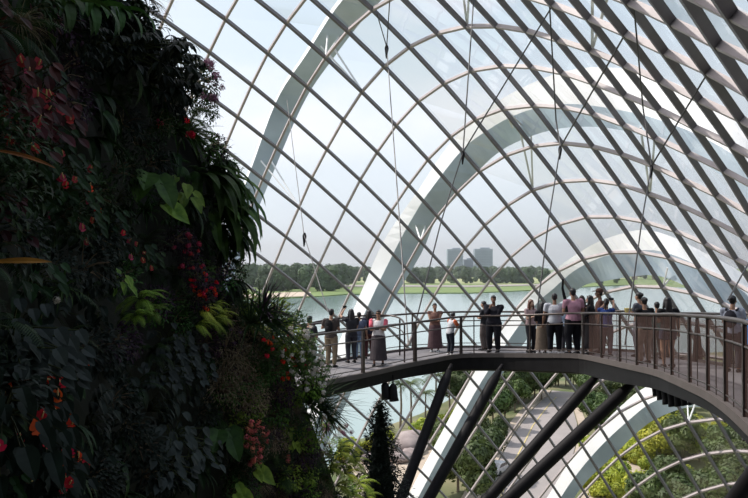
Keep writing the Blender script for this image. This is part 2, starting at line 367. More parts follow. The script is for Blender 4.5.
def strut_pair(a, b, key, px, dx=5):
    """slender struts from a node of the dome to the rib outside it"""
    n_ = node(a, b)
    r_ = sorted(RIBS[key], key=lambda t: abs(t[0]-px[0])+abs(t[1]-px[1]))[0][2]
    for s_ in (-1, 1):
        mb = MB(); mb.tube([n_, r_+Vector((s_*.35, 0, 0))], .06, 6)
        o = mb.build('rib_strut', M['white']); tag(o, 'slender white strut between the dome and an outside rib', 'strut', kind='structure')
for a_, b_, k_, px_ in ((-1, 3, 'r1', (335, 45)), (-1, 2, 'r1', (318, 37)), (3, 3, 'r1', (460, -60)), (7, 3, 'r1', (597, -40)), (2, 5, 'r2', (510, 115)), (1, 7, 'r2', (520, 125)),
                     (-3, 6, 'r2', (402, 225)), (5, 7, 'r2', (650, 120)), (3, 10, 'r3', (674, 258)), (1, 14, 'r4', (690, 392)), (-5, 3, 'r1', (262, 160))):
    strut_pair(a_, b_, k_, px_)

# ------------------------------------------------------------------ hanging cables
def cable(points, r=.022):
    mb = MB(); mb.tube([pix(*p) for p in points], r, 5)
    return mb.build('steel_cable', M['cable'])
CAB = []
def addc(pts, lab, r=.022): CAB.append(tag(cable(pts, r), lab, 'cable', 'steel cables hanging from the dome'))
def sd(x, y): return shell_depth(x, y)-.4
addc([(386.7, 47, sd(386, 47)), (398, 200, 33), (408, 342, 27)], 'long thin cable dropping from the V joint to the left half of the walkway', .026)
addc([(377, 14, sd(377, 14)), (386.7, 47, sd(386, 47))], 'short left leg of the V of cables at the top centre', .03)
addc([(390, -3, sd(390, 0)), (386.7, 47, sd(386, 47))], 'short right leg of the V of cables at the top centre', .03)
addc([(474, -5, sd(474, 0)), (463, 152, 31)], 'near-vertical cable from the top down to the joint before the middle rib', .03)
addc([(551, 8, sd(551, 8)), (463, 152, 31)], 'slanting cable from the upper middle down to the joint before the middle rib', .03)
addc([(463, 152, 31), (441, 222, 29), (410, 345, 26.5)], 'cable from the middle joint down to the far railing', .026)
addc([(549, -4, sd(549, 0)), (556, 120, 31), (560.5, 147, 30)], 'near-vertical cable in the upper right of centre', .03)
addc([(623.5, 37, sd(623, 37)), (560.5, 147, 30)], 'pale slanting cable right of centre ending at a joint', .03)
addc([(560.5, 147, 30), (549, 218, 28), (533, 345, 26)], 'cable from the right joint down behind the standing group', .026)
addc([(633, -4, sd(633, 0)), (643, 108, 24), (651.5, 166, 23)], 'dark near-vertical cable in the upper right', .024)
addc([(706.6, 74.7, sd(706, 75)), (651.5, 166, 23)], 'pale slanting cable in the upper right', .024)
addc([(651.5, 166, 23), (642, 220, 21.5), (625, 345, 19.5)], 'pale cable dropping to the railing beside the woman with a phone', .02)
addc([(760, 243, 17), (728, 300, 14.5)], 'short pale cable above the woman with tied-up hair', .016)
addc([(287, 100, sd(287, 100)), (304, 235, 34), (328, 312, 26)], 'faint thin cable at the left beyond the hanging leaves', .018)
for (x, y, d, lab) in ((386.7, 50, sd(386, 47), 'tapered steel joint of the V cables at top centre'), (463, 156, 31, 'tapered steel cable joint in front of the middle rib'), (560.2, 151, 30, 'tapered steel cable joint right of the middle rib'), (651.5, 170, 23, 'tapered steel cable joint at the upper right'), (304.5, 238, 34, 'small arrow-shaped cable clamp at the left')):
    mb = MB(); p_ = pix(x, y, d); k_ = d/42
    mb.tube([p_+Vector((0, 0, .28*k_)), p_+Vector((0, 0, .1*k_)), p_+Vector((-.02, 0, -.45*k_))], [.05*k_, .11*k_, .03*k_], 8)
    tag(mb.build('cable_joint', M['dark']), lab, 'cable joint', 'joints of the hanging cables')
# ------------------------------------------------------------------ elevated walkway
NEAR = [(262, 404, 17.2), (300, 390, 18.6), (330, 382, 20.0), (363, 375.5, 21.3), (400, 367, 23.0), (430, 361, 24.2), (460, 356, 25.0), (500, 355.3, 24.8), (540, 355.6, 23.9), (570, 355.8, 23.0), (584, 357, 22.3), (606, 361.5, 20.3), (628, 366.5, 18.6), (655, 372.5, 16.8), (672, 379, 15.1), (690, 387, 13.7), (708, 395.5, 12.4), (726, 407.5, 11.0), (745, 424, 9.6), (775, 455, 8.1), (815, 510, 6.8)]
NE = [pix(*p) for p in NEAR]
def resamp(P_, step):
    seg = [(P_[i+1]-P_[i]).length for i in range(len(P_)-1)]; tot = sum(seg); n = max(1, round(tot/step)); out = []
    for k in range(n+1):
        d = tot*k/n; i = 0
        while i < len(seg)-1 and d > seg[i]: d -= seg[i]; i += 1
        out.append(P_[i].lerp(P_[i+1], min(1, d/seg[i])))
    return out
NE = resamp([Vector(c) for c in smooth_curve([tuple(p) for p in NE], 120)], .35)
WID = 2.3
def offs(P_, w_):
    out = []
    for i, p in enumerate(P_):
        t = P_[min(i+2, len(P_)-1)]-P_[max(i-2, 0)]; t.z = 0; t.normalize()
        n = Vector((-t.y, t.x, 0))          # to the left of travel = outwards (away from the mountain)
        out.append(p+n*w_)
    return out
FE = offs(NE, WID)
walk = empty('walkway', NE[len(NE)//2]); tag(walk, 'curved elevated walkway with brown steel railings crossing the conservatory', 'walkway')
WO = -Vector(walk.location)
def wb(mb, name, m, smooth=False):
    o = mb.build(name, m, walk, smooth); o.location = WO; return o
UPV = Vector((0, 0, 1))
def strip(mb, A_, B_, z0_, z1):
    vs = []; z0 = z0_
    for i_, (a_, b_) in enumerate(zip(A_, B_)):
        if isinstance(z0_, list): z0 = z0_[i_]
        vs += [a_+UPV*z0, b_+UPV*z0, b_+UPV*z1, a_+UPV*z1]
    fs = []; n = len(A_)
    for i in range(n-1):
        for k in range(4): fs.append((i*4+k, i*4+(k+1) % 4, (i+1)*4+(k+1) % 4, (i+1)*4+k))
    fs += [(3, 2, 1, 0), tuple((n-1)*4+k for k in range(4))]
    mb.add(vs, fs)
def gdep(p):
    x = proj(p)[0]
    for (x0, d0), (x1, d1) in zip(GD, GD[1:]):
        if x <= x1: return -(d0+(d1-d0)*max(0, (x-x0)/(x1-x0)))
    return -GD[-1][1]
GD = [(330, .34), (400, .34), (450, .42), (600, .48), (684, .27), (725, .19), (800, .17)]
mb = MB(); strip(mb, NE, FE, -.12, 0); wb(mb, 'deck', M['deck'])
mb = MB(); strip(mb, offs(NE, -.05), offs(NE, .07), -.06, .07); wb(mb, 'kerb', M['kerb'])
mb = MB(); strip(mb, offs(NE, WID-.07), offs(NE, WID+.05), -.06, .07); wb(mb, 'kerb', M['kerb'])
mb = MB(); strip(mb, offs(NE, -.02), offs(NE, .12), [gdep(p) for p in NE], -.061); wb(mb, 'edge_girder', M['dark'])
mb = MB(); strip(mb, offs(NE, WID-.12), offs(NE, WID+.02), [gdep(p) for p in NE], -.061); wb(mb, 'edge_girder', M['dark'])
mb = MB(); mb.tube([p+UPV*-.40 for p in offs(NE, WID*.5) if proj(p)[0] < 640], .24, 10); wb(mb, 'spine_tube', M['dark'], True)
for p, q in list(zip(offs(NE, .1), offs(NE, WID-.1)))[::4]:
    mb = MB(); mb.tube([p+UPV*-.15, q+UPV*-.15], .04, 4); wb(mb, 'cross_rib', M['dark'])
RH = 1.22
def rails(off_):
    P_ = offs(NE, off_)
    mb = MB(); mb.tube([p+UPV*RH for p in P_], .032, 8); wb(mb, 'handrail', M['rail'], True)
    mb = MB(); mb.tube([p+UPV*(RH-.30) for p in P_], .018, 6); wb(mb, 'middle_rail', M['rail'], True)
    mb = MB(); mb.tube([p+UPV*.16 for p in P_], .014, 6); wb(mb, 'bottom_rail', M['rail'], True)
    return P_
PN = rails(.02); PF = rails(WID-.02)
def along(P_, x):
    """where the polyline passes photo column x"""
    for i in range(len(P_)-1):
        a_, b_ = proj(P_[i])[0], proj(P_[i+1])[0]
        if min(a_, b_) <= x <= max(a_, b_) and a_ != b_: return P_[i].lerp(P_[i+1], (x-a_)/(b_-a_)), (P_[i+1]-P_[i]).normalized()
    return P_[-1], (P_[-1]-P_[-2]).normalized()
# curved rail of the landing at the left
q_ = [pix(*c) for c in ((300, 325, 24.0), (330, 319.5, 24.6), (360, 316, 25.0), (385, 315.2, 25.2), (397, 317, 24.9), (403, 321, 24.4), (404.5, 326, 24.0))]
q_ = [V_ for V_ in resamp([Vector(c) for c in smooth_curve([tuple(p) for p in q_], 60)], .25)]
mb = MB(); mb.tube(q_, .028, 8); wb(mb, 'landing_rail', M['rail'], True)
mb = MB(); mb.tube([p-UPV*.34 for p in q_], .018, 6); wb(mb, 'landing_rail', M['rail'], True)
for p in (q_[4], q_[9], q_[14], q_[-4], q_[-1]):
    mb = MB(); mb.tube([p, p-UPV*1.15], .025, 6); wb(mb, 'railing_post', M['rail'])
def post(p, t, w_=.05, dp=.05, taper=1.0, m='rail'):
    mb = MB(); t = Vector((t.x, t.y, 0)).normalized(); n = Vector((-t.y, t.x, 0))
    prof = [(-.5, -.5), (.5, -.5), (.5, .5), (-.5, .5)]
    mb.sweep([(p+UPV*-.22, t*w_*taper, n*dp*taper, 1), (p+UPV*(RH-.02), t*w_, n*dp, 1)], prof)
    wb(mb, 'railing_post', M[m])
for x, w_, tp in ((312, .05, 1), (363, .09, 1.3), (415, .11, 1.3), (461, .08, 1.2), (474, .035, 1), (530, .045, 1), (583, .09, 1.2), (602, .045, 1.2), (620, .045, 1.2), (637, .045, 1.2), (655, .045, 1.2), (672, .045, 1.2), (690, .045, 1.2), (708, .045, 1.2), (725.8, .06, 1.2), (745, .07, 1.2), (768, .05, 1.2)):
    p, t = along(PN, x); post(p, t, w_, .05, tp)
for i in range(6, len(PF)-2, 5):
    p = PF[i]; t = PF[i+1]-PF[i]; big = proj(p)[0] > 640
    post(p, t, .04, .05, 5.0 if big else 1.2, 'dark' if big else 'rail')
# thin upright bars of the inner railing
for i in range(3, len(PN)-1):
    x = proj(PN[i])[0]
    if x > 590 and i % 2 == 0:
        mb = MB(); mb.tube([PN[i]+UPV*.05, PN[i]+UPV*(RH-.03)], .009, 5); wb(mb, 'baluster', M['rail'])
# woven mesh infill on the ramp
def infill(P_, x0):
    q = [p for p in P_ if proj(p)[0] > x0]
    mb = MB(); vs = []
    for p in q: vs += [p+UPV*.08, p+UPV*(RH-.04)]
    mb.add(vs, [(i*2, i*2+2, i*2+3, i*2+1) for i in range(len(q)-1)]); wb(mb, 'mesh_infill', M['mesh'])
infill(PN, 586); infill(PF, 640)

# tubes that carry the walkway
def strut(p0, p1, r0, rm, r1, lab):
    a_, b_ = pix(*p0), pix(*p1); pts = [a_.lerp(b_, k/16) for k in range(17)]
    rr = []
    for k in range(17):
        u = k/16; rr.append(r0+(rm-r0)*min(1, u/.05) if u < .05 else rm+(r1-rm)*max(0, (u-.8)/.2))
    mb = MB(); e_ = empty('support_strut', b_); tag(e_, lab, 'support strut', 'dark tubular struts under the walkway')
    mb.tube([p-b_ for p in pts], rr, 14); mb.build('tube', M['dark'], e_, True)
    d_ = (b_-a_).normalized(); mb = MB(); mb.tube([a_-b_-d_*.25, a_-b_+d_*.05], [.05, .09], 8); mb.build('pin_joint', M['dark'], e_, True)
    return e_
strut((449, 371, 24.3), (372, 575, 20.5), .09, .15, .12, 'leftmost dark tubular strut beside the conifer')
strut((499, 371, 24.2), (385, 578, 20.5), .09, .155, .12, 'second dark strut from the left, crossing the white rib')
strut((596, 377, 21.6), (380, 620, 19.5), .08, .15, .12, 'upper of the two long slanting struts below the middle of the walkway')
strut((633, 383, 19.6), (400, 600, 17.5), .08, .15, .12, 'lower of the two long slanting struts below the middle of the walkway')
strut((775, 446, 10.5), (690, 560, 11.5), .08, .12, .1, 'dark strut cut by the bottom right corner of the view')
# lamps under the deck
def lamp(x, y, d, s_, lab, grp):
    c = pix(x, y, d); e_ = empty('floodlight', c); tag(e_, lab, 'floodlight', grp)
    mb = MB(); mb.tube([(0, 0, .16*s_), (0, 0, .08*s_), (.02, -.02, -.22*s_), (.03, -.03, -.32*s_)], [.05*s_, .11*s_, .12*s_, .14*s_], 12); mb.build('housing', M['dark'], e_, True)
    mb = MB(); mb.tube([(0, 0, .12*s_), (0, 0, .42*s_)], .025*s_, 6); mb.build('bracket', M['dark'], e_)
    mb = MB(); mb.tube([(.031, -.031, -.322*s_), (.032, -.032, -.33*s_)], .115*s_, 12); mb.build('lens', mat('lamp_lens', (.3, .3, .3), .1), e_)
lamp(385, 388, 22.4, 1.0, 'left of the two black floodlights under the left part of the walkway', 'floodlights under the walkway')
lamp(393, 389.5, 22.4, 1.0, 'right of the two black floodlights under the left part of the walkway', 'floodlights under the walkway')
k_ = 0
for x, y, s_ in ((654, 388, .5), (659, 390, .62), (665, 393, .7), (671, 395, .7), (677, 396, .62), (683, 397, .5), (689, 398, .4)):
    lamp(x, y, 17.2-(x-655)*.05, s_, 'black floodlight in the cluster hanging under the right bend of the walkway', 'floodlight cluster under the right bend')
# ------------------------------------------------------------------ land and water outside
M['water'] = mat('reservoir_water', (.24, .33, .31), .12, 0, .06, .02, spec=.6)
M['grass'] = mat('bank_grass', (.17, .23, .07), .9, 0, .2, .03, c2=(.12, .18, .05))
M['field'] = mat('dry_field', (.36, .36, .18), .9, 0, .15, .01, c2=(.22, .28, .11))
M['sand'] = mat('pale_sand', (.50, .41, .32), .9, 0, .12, .2)
M['soil'] = mat('garden_ground', (.22, .20, .11), .95, 0, .2, .12, c2=(.08, .11, .035))
M['road'] = mat('road_asphalt', (.30, .265, .25), .85, 0, .07, .3)
M['pave'] = mat('pavement', (.44, .36, .28), .85, 0, .1, .5)
M['yline'] = mat('yellow_paint', (.55, .44, .2), .7)
M['leafout'] = mat('park_leaves', (.095, .135, .03), .6, 0, .3, .4, c2=(.045, .075, .018), rand=.3, trans=.25, hue=.02)
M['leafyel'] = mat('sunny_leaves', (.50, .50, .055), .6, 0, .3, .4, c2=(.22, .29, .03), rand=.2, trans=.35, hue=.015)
M['leaffar'] = mat('distant_leaves', (.075, .12, .045), .8, 0, .3, .05, c2=(.08, .12, .07), rand=.2, hue=.01)
M['bark'] = mat('park_bark', (.20, .15, .11), .9, 0, .2, 3)
M['rock'] = mat('boulder', (.34, .28, .265), .85, 0, .15, 1.2, c2=(.22, .175, .165), bump=.3)

def flat(name, pts, z, m, label=None, kind='structure', thick=.6):
    mb = MB(); n = len(pts)
    vs = [Vector((p.x, p.y, z)) for p in pts]+[Vector((p.x, p.y, z-thick)) for p in pts]
    fs = [tuple(range(n)), tuple(range(2*n-1, n-1, -1))]+[(i, i+n, (i+1) % n+n, (i+1) % n) for i in range(n)]
    mb.add(vs, fs); o = mb.build(name, m); tag(o, label, None, None, kind); return o
mb = MB(); mb.add([(-9000, 40, -.4), (9000, 40, -.4), (9000, 16000, -.4), (-9000, 16000, -.4), (-9000, 40, -1.4), (9000, 40, -1.4), (9000, 16000, -1.4), (-9000, 16000, -1.4)],
                  [(0, 1, 2, 3), (7, 6, 5, 4), (0, 4, 5, 1), (1, 5, 6, 2), (2, 6, 7, 3), (3, 7, 4, 0)])
tag(mb.build('water', M['water']), 'calm grey green reservoir and sea beyond it', kind='structure')
def shore(pts): return [gp(x, y) for x, y in pts]
far_near = [(-700, 299), (0, 299), (200, 299.5), (262, 299), (310, 297), (345, 294.5), (400, 293.2), (470, 293), (540, 290), (600, 286), (640, 284.5), (700, 288), (800, 292), (1300, 296)]
far_back = [(1300, 270), (700, 268.6), (630, 268.4), (560, 270), (500, 268), (200, 267), (-700, 267)]
flat('far_ground', shore(far_near)+shore(far_back), .3, M['grass'], 'green far bank across the water', thick=1.2)
flat('far_field', shore([(350, 283), (430, 284), (520, 285.2), (600, 281), (640, 278.5), (640, 272), (560, 273), (450, 274), (350, 275)]), .6, M['field'], 'pale dry field behind the far bank', thick=.5)
flat('far_beach', shore([(225, 299.0), (262, 298.6), (309, 296.8), (311, 292.5), (285, 293), (255, 295), (225, 296)]), .7, M['sand'], 'pale sandy shore at the left of the far bank', thick=.5)
flat('far_road', shore([(340, 287), (470, 287.6), (560, 285.4), (560, 284.2), (470, 286), (340, 285.4)]), .75, M['road'], 'thin dark road along the far bank', thick=.3)
near_shore = [(-500, 520), (250, 500), (325, 470), (343, 448), (352, 441), (372, 436), (392, 424), (420, 414), (445, 402), (480, 384), (540, 368), (640, 356), (760, 350), (1100, 345), (2600, 345)]
nearest = [Vector((120, 8, 0)), Vector((-110, 8, 0))]
flat('ground', shore(near_shore)+nearest, 0, M['soil'], 'planted ground of the waterfront garden outside', thick=3)
flat('sand_path', shore([(360, 520), (352, 470), (368, 452), (392, 446), (412, 436), (440, 430), (452, 440), (428, 462), (412, 498), (405, 530)]), .12, M['sand'], 'pale sandy path by the boulders', thick=.3)
road_l = [(552, 391), (549, 396), (541, 402), (531, 412), (522, 424), (511, 440), (500, 460), (488, 484), (472, 520), (445, 580)]
road_r = [(575, 393), (573, 400), (573, 410), (577, 424), (577, 440), (573, 456), (564, 474), (550, 498), (538, 525), (510, 580)]
flat('road', shore(road_l)+shore(road_r[::-1]), .14, M['road'], 'curving grey road outside seen through the glass', thick=.3)
flat('pavement', shore([(x-1, y) for x, y in road_l])+shore([(x-9-(y-390)*.10, y) for x, y in road_l][::-1]), .2, M['pave'], 'pale footpath beside the road', thick=.3)
flat('pavement', shore([(x+1, y) for x, y in road_r])+shore([(x+6+(y-390)*.10, y) for x, y in road_r][::-1]), .2, M['pave'], 'pale footpath right of the road', thick=.3)
flat('plaza_ground', shore([(575, 520), (583, 492), (600, 470), (628, 462), (650, 472), (646, 520)]), .1, M['pave'], 'pale paved clearing behind the lowest rib', thick=.3)
ml_ = [(556, 398), (549, 405), (541, 415), (532, 427), (524, 443), (514, 462), (505, 484), (496, 510)]
flat('trim_1', shore(ml_)+shore([(x+.9+(y-398)*.012, y) for x, y in ml_][::-1]), .2, M['yline'], 'yellow line painted along the road', thick=.05)

# ------------------------------------------------------------------ trees
def crown_mesh(seed, blobs, nleaf, ls, m, flatten=1.0):
    r = random.Random(seed); mb = MB()
    for (c, rad) in blobs:
        c = Vector(c)
        for _ in range(int(nleaf*rad*rad)):
            d = Vector((r.gauss(0, 1), r.gauss(0, 1), r.gauss(0, 1)*.9+.25)).normalized()
            p = c+Vector((d.x, d.y, d.z*flatten))*rad*(r.uniform(.72, 1.08))
            t = d.orthogonal().normalized(); q = Quaternion(d, r.uniform(0, 6.28)); t = q @ t
            tilt = Quaternion(t, r.gauss(0, .6)); n = tilt @ d; b = n.cross(t)
            s_ = ls*r.uniform(.6, 1.3)
            mb.add([p-t*s_, p-b*s_*.5, p+t*s_, p+b*s_*.5], [(0, 1, 2, 3)])
        mb.ball(c, (rad*.74, rad*.74, rad*.74*flatten), 8)
    return mb.mesh('crown', m)
def trunk_mesh(h, r_, m, forks=()):
    mb = MB(); mb.tube([(0, 0, -.6), (0, 0, h*.5), (.1, .05, h)], [r_, r_*.8, r_*.5], 7)
    for f in forks: mb.tube([(0, 0, h*.7), f], [r_*.5, r_*.25], 5)
    return mb.mesh('trunk', m)
def rnd_blobs(seed, n, R_, h0, h1, r0, r1):
    r = random.Random(seed); out = []
    for _ in range(n):
        a_ = r.uniform(0, 6.28); q = R_*math.sqrt(r.random()); z = r.uniform(h0, h1); k = 1-.45*(z-h0)/(h1-h0+.01)
        out.append(((q*k*math.cos(a_), q*k*math.sin(a_), z), r.uniform(r0, r1)))
    return out
TREE = {}
for kname, m_, bl, nl, ls, th in (
    ('round', M['leafout'], lambda s: rnd_blobs(s, 11, 2.6, 3.2, 6.6, 1.2, 1.9), 150, .34, 4.2),
    ('wide', M['leafout'], lambda s: rnd_blobs(s, 14, 4.0, 4.0, 6.6, 1.2, 1.9), 130, .36, 4.6),
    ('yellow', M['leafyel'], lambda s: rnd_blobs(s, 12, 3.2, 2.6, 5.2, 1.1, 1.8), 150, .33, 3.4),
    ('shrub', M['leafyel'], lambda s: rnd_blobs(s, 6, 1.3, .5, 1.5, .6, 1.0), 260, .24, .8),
    ('far', M['leaffar'], lambda s: rnd_blobs(s, 10, 7.5, 3, 18, 4.2, 6.0), 8, 1.5, 7)):
    TREE[kname] = [(crown_mesh(s_*7+len(kname), bl(s_+3), nl, ls, m_), trunk_mesh(th, .35 if kname == 'far' else .2, M['bark'])) for s_ in range(3)]
tr = random.Random(5)
def tree(kind, pos, s_, label, group, name='park_tree', cat='tree'):
    c_, t_ = TREE[kind][tr.randrange(3)]
    e_ = empty(name, pos, tr.uniform(0, 6.28)); e_.scale = (s_*tr.uniform(.9, 1.1), s_*tr.uniform(.9, 1.1), s_); tag(e_, label, cat, group)
    for n_, me in (('crown', c_), ('trunk', t_)):
        o = bpy.data.objects.new(n_, me); COL.objects.link(o); o.parent = e_
    return e_
# belt of trees on the far bank
for i in range(230):
    x = 150+i*3.6+tr.uniform(-2, 2)
    if x > 560 and x < 720 and tr.random() < .55: continue
    if x < 345: yb = tr.choice((291, 289, 287))
    elif x < 640: yb = tr.choice((283.5, 279, 277.5))
    else: yb = tr.choice((279, 277))
    if x > 545: hpx = tr.uniform(5, 10)
    elif x < 345: hpx = (yb-263)*tr.uniform(.92, 1.05)
    else: hpx = (yb-265)*tr.uniform(.85, 1.0)
    p = gp(x, yb, .3); d = p.y; hh = hpx*d/F
    sec = 'at the left of the far bank' if x < 345 else ('behind the field on the far bank' if x < 640 else 'on the right of the far bank')
    tree('far', (p.x, p.y, .3), hh/24, 'distant dark green tree '+sec, 'trees '+sec, 'distant_tree')
for x, s_ in ((523, 1), (541, 1.1), (547, .9), (430, .5), (385, .5), (415, .45), (450, .5), (470, .45), (560, .5), (505, .5)):
    p = gp(x, 281.5, .6); tree('far', (p.x, p.y, .6), .62*s_*1.0, 'small distant tree standing in the pale field', 'small trees in the pale field', 'distant_tree')
for i in range(46):
    x = tr.uniform(352, 600); p = gp(x, tr.uniform(281, 283.5), .6); tree('far', (p.x, p.y, .6), tr.uniform(.25, .42), 'low distant tree along the hedge line of the pale field', 'low trees along the hedge line', 'distant_tree')
# gardens just outside
def gtree(kind, x, y, s_, lab, grp=None): 
    p = gp(x, y); return tree(kind, (p.x, p.y, 0), s_, lab, grp)
for i in range(30):
    x = 455+i*4.4+tr.uniform(-4, 4); y = tr.uniform(399, 412)-(i*.35)
    if 546 < x < 582: y = 386
    gtree(tr.choice(('round', 'wide')), x, y, tr.uniform(.75, 1.0), 'leafy green tree in the row behind the upper end of the road', 'trees behind the upper end of the road')
for x, y, s_ in ((480, 425, .8), (493, 432, .85), (505, 420, .8), (515, 412, .7), (473, 440, .7), (468, 470, .95), (484, 480, .8), (458, 492, .9), (476, 505, .9), (450, 470, .7), (500, 445, .5), (492, 455, .5), (440, 455, .55)):
    gtree(tr.choice(('round', 'wide')), x, y, s_, 'dark leafy tree between the boulders and the road', 'trees left of the road')
for x, y, s_ in ((592, 425, .7), (603, 415, .75), (598, 440, .5), (615, 405, .8), (628, 412, .8), (640, 402, .8), (655, 400, .8), (590, 405, .75), (584, 398, .7), (610, 430, .6), (642, 424, .7), (668, 398, .8), (660, 430, .7), (680, 396, .8)):
    gtree(tr.choice(('round', 'wide', 'round')), x, y, s_, 'leafy green tree right of the road behind the white rib', 'trees right of the road')
for i in range(46):
    x = tr.uniform(640, 790); y = tr.uniform(408, 462)
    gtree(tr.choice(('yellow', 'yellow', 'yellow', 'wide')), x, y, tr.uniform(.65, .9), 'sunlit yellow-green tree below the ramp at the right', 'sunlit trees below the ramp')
for i in range(32):
    x = tr.uniform(640, 800); y = tr.uniform(470, 560)
    gtree(tr.choice(('shrub', 'shrub', 'round')), x, y, tr.uniform(.6, .85), 'dark garden tree at the lower right beneath the arches', 'garden trees at the lower right')
for i in range(26):
    x = tr.uniform(585, 660); y = tr.uniform(448, 500)
    gtree('shrub', x, y, tr.uniform(.7, 1.2), 'low round shrub near the paved clearing', 'shrubs near the paved clearing')
for i in range(12):
    x = tr.uniform(345, 395); y = 447+(395-x)*.2+tr.uniform(-3, 6)
    gtree('shrub', x, y, tr.uniform(.6, 1.1), 'low yellow-green bush on the near shore behind the conifer', 'bushes on the near shore')
for i in range(9):
    gtree('shrub', 424+i*6+tr.uniform(-2, 2), 432+tr.uniform(-4, 10), tr.uniform(.8, 1.3), 'round green bush between the boulders and the white rib', 'bushes by the white rib')
# palms
def palm_meshes(seed):
    r = random.Random(seed); t_ = MB(); t_.tube([(0, 0, -.5), (.2, 0, 3.5), (.1, .1, 7)], [.22, .17, .13], 7)
    f_ = MB()
    for k in range(22):
        a_ = k*2.4; el = r.uniform(-.2, 1.1); L_ = r.uniform(2.0, 2.8)
        d = Vector((math.cos(a_), math.sin(a_), 0)); P_ = []
        for j in range(8):
            u = j/7; P_.append(Vector((.1, .1, 7))+d*(L_*u*math.cos(el*(1-u*.6)))+UPV*(L_*u*math.sin(el)-1.9*u*u))
        for j in range(7):
            for s_ in (-1, 1):
                side = Vector((-d.y, d.x, 0))*s_
                for q in (0, .5):
                    p = P_[j].lerp(P_[j+1], q); w_ = .75*math.sin(math.pi*(j+q+1)/9)
                    f_.add([p, p+d*.12, p+side*w_+d*.35-UPV*.35], [(0, 1, 2)])
    return f_.mesh('fronds', M['leafout']), t_.mesh('trunk', M['bark'])
PALM = [palm_meshes(s_) for s_ in (1, 2)]
for i, (x, y, s_) in enumerate(((400, 428, 1.0), (411, 424, .95), (437, 416, 1.0), (450, 412, .9), (425, 428, .8))):
    p = gp(x, y); e_ = empty('palm_tree', p, i*1.3); e_.scale = (s_,)*3
    tag(e_, 'feathery palm on the near shore beneath the walkway', 'palm', 'palms on the near shore')
    for n_, me in zip(('fronds', 'trunk'), PALM[i % 2]):
        o = bpy.data.objects.new(n_, me); COL.objects.link(o); o.parent = e_
# boulders
def rock_mesh(seed, r_):
    r = random.Random(seed); bm = bmesh.new(); bmesh.ops.create_icosphere(bm, subdivisions=3, radius=r_)
    o_ = Vector((r.uniform(-9, 9), r.uniform(-9, 9), 0))
    for v in bm.verts:
        n = noise.noise(v.co/r_*1.1+o_)*.35+noise.noise(v.co/r_*3+o_)*.1
        v.co = v.co*(1+n); v.co.z *= .62
    me = bpy.data.meshes.new('boulder'); bm.to_mesh(me); bm.free(); me.materials.append(M['rock']); me.polygons.foreach_set('use_smooth', [True]*len(me.polygons)); return me
import bmesh
from mathutils import noise
RK = [rock_mesh(s_, 1.0) for s_ in range(4)]
for i, (x, y, s_) in enumerate(((404, 452, 2.5), (414, 443, 2.0), (399, 462, 1.6), (394, 449, 1.3), (410, 459, 1.4), (420, 450, 1.3), (372, 462, 1.5), (388, 470, 1.0))):
    p = gp(x, y); o = bpy.data.objects.new('boulder', RK[i % 4]); COL.objects.link(o); o.location = (p.x, p.y, s_*.3); o.scale = (s_, s_, s_); o.rotation_euler = (0, 0, i*1.9)
    tag(o, 'pinkish grey boulder piled beside the sandy path', 'boulder', 'boulders by the sandy path')
# two tower blocks far away
M['tower'] = mat('tower_facade', (.28, .33, .40), .6, 0, .1, .05)
M['towerwin'] = mat('tower_windows', (.16, .21, .28), .3)
def tower(x0, x1, ytop, d, lab, nw):
    a_ = pix(x0, 275, d); b_ = pix(x1, 275, d); top = pix((x0+x1)/2, ytop, d).z
    w_ = (b_-a_).length; c = (a_+b_)/2; e_ = empty('tower_block', (c.x, c.y, .3)); tag(e_, lab, 'building')
    mb = MB(); mb.box((0, 0, top/2), (w_, 26, top)); mb.box((w_*.1, 0, top+1.5), (w_*.5, 12, 3)); mb.build('walls', M['tower'], e_)
    n = 9
    for r_ in range(n):
        mb = MB(); z = top*(.35+.62*r_/n); mb.box((0, -13.1, z), (w_*.92, .5, top*.03)); mb.build('window_band', M['towerwin'], e_)
    for k in range(nw):
        mb = MB(); mb.box((-w_*.46+w_*.92*(k+.5)/nw, -13.5, top*.63), (w_*.02, .6, top*.66)); mb.build('pier', M['tower'], e_)
tower(447, 462.5, 249.3, 1900, 'left of the two distant grey blue tower blocks', 4)
tower(474, 492, 249, 1900, 'right of the two distant grey blue tower blocks', 7)
tower(463, 474, 259.5, 1930, 'low grey building joining the two distant tower blocks', 3)
# long low barrage on the right
a_ = gp(655, 279.8); e_ = empty('barrage', (a_.x, a_.y, 0)); tag(e_, 'long low bridge-like barrage far out on the water at the right', 'bridge')
mb = MB(); mb.box((80, 0, 9), (420, 14, 3)); mb.build('deck', M['tower'], e_)
for k in range(14):
    mb = MB(); mb.box((-120+k*30, 0, 3.5), (5, 12, 8)); mb.build('pier', M['pave'], e_)
# small silver car at the kerb
p = gp(498, 474); e_ = empty('car', (p.x, p.y, .14), math.radians(-32)); tag(e_, 'small silver car parked at the left side of the road', 'car')
M['car'] = mat('car_paint', (.6, .6, .62), .25, .3); M['carglass'] = mat('car_window', (.03, .03, .04), .1); M['tyre'] = mat('tyre', (.02, .02, .02), .8)
mb = MB(); mb.sweep([(Vector((s_*.85, 0, 0)), Vector((0, 1, 0)), UPV, 1) for s_ in (-1, 1)], [(-2.1, .35), (2.1, .35), (2.1, .8), (1.2, .95), (.6, 1.42), (-1.0, 1.45), (-1.8, .98), (-2.1, .9)]); mb.build('body', M['car'], e_)
mb = MB(); mb.sweep([(Vector((s_*.87, 0, 0)), Vector((0, 1, 0)), UPV, 1) for s_ in (-1, 1)], [(1.0, .98), (.55, 1.34), (-.95, 1.36), (-1.5, 1.0)]); mb.build('window', M['carglass'], e_)
for sx in (-1, 1):
    for sy in (-1.3, 1.3):
        mb = MB(); mb.tube([(sx*.7, sy, .33), (sx*.9, sy, .33)], .33, 12); mb.build('wheel', M['tyre'], e_)

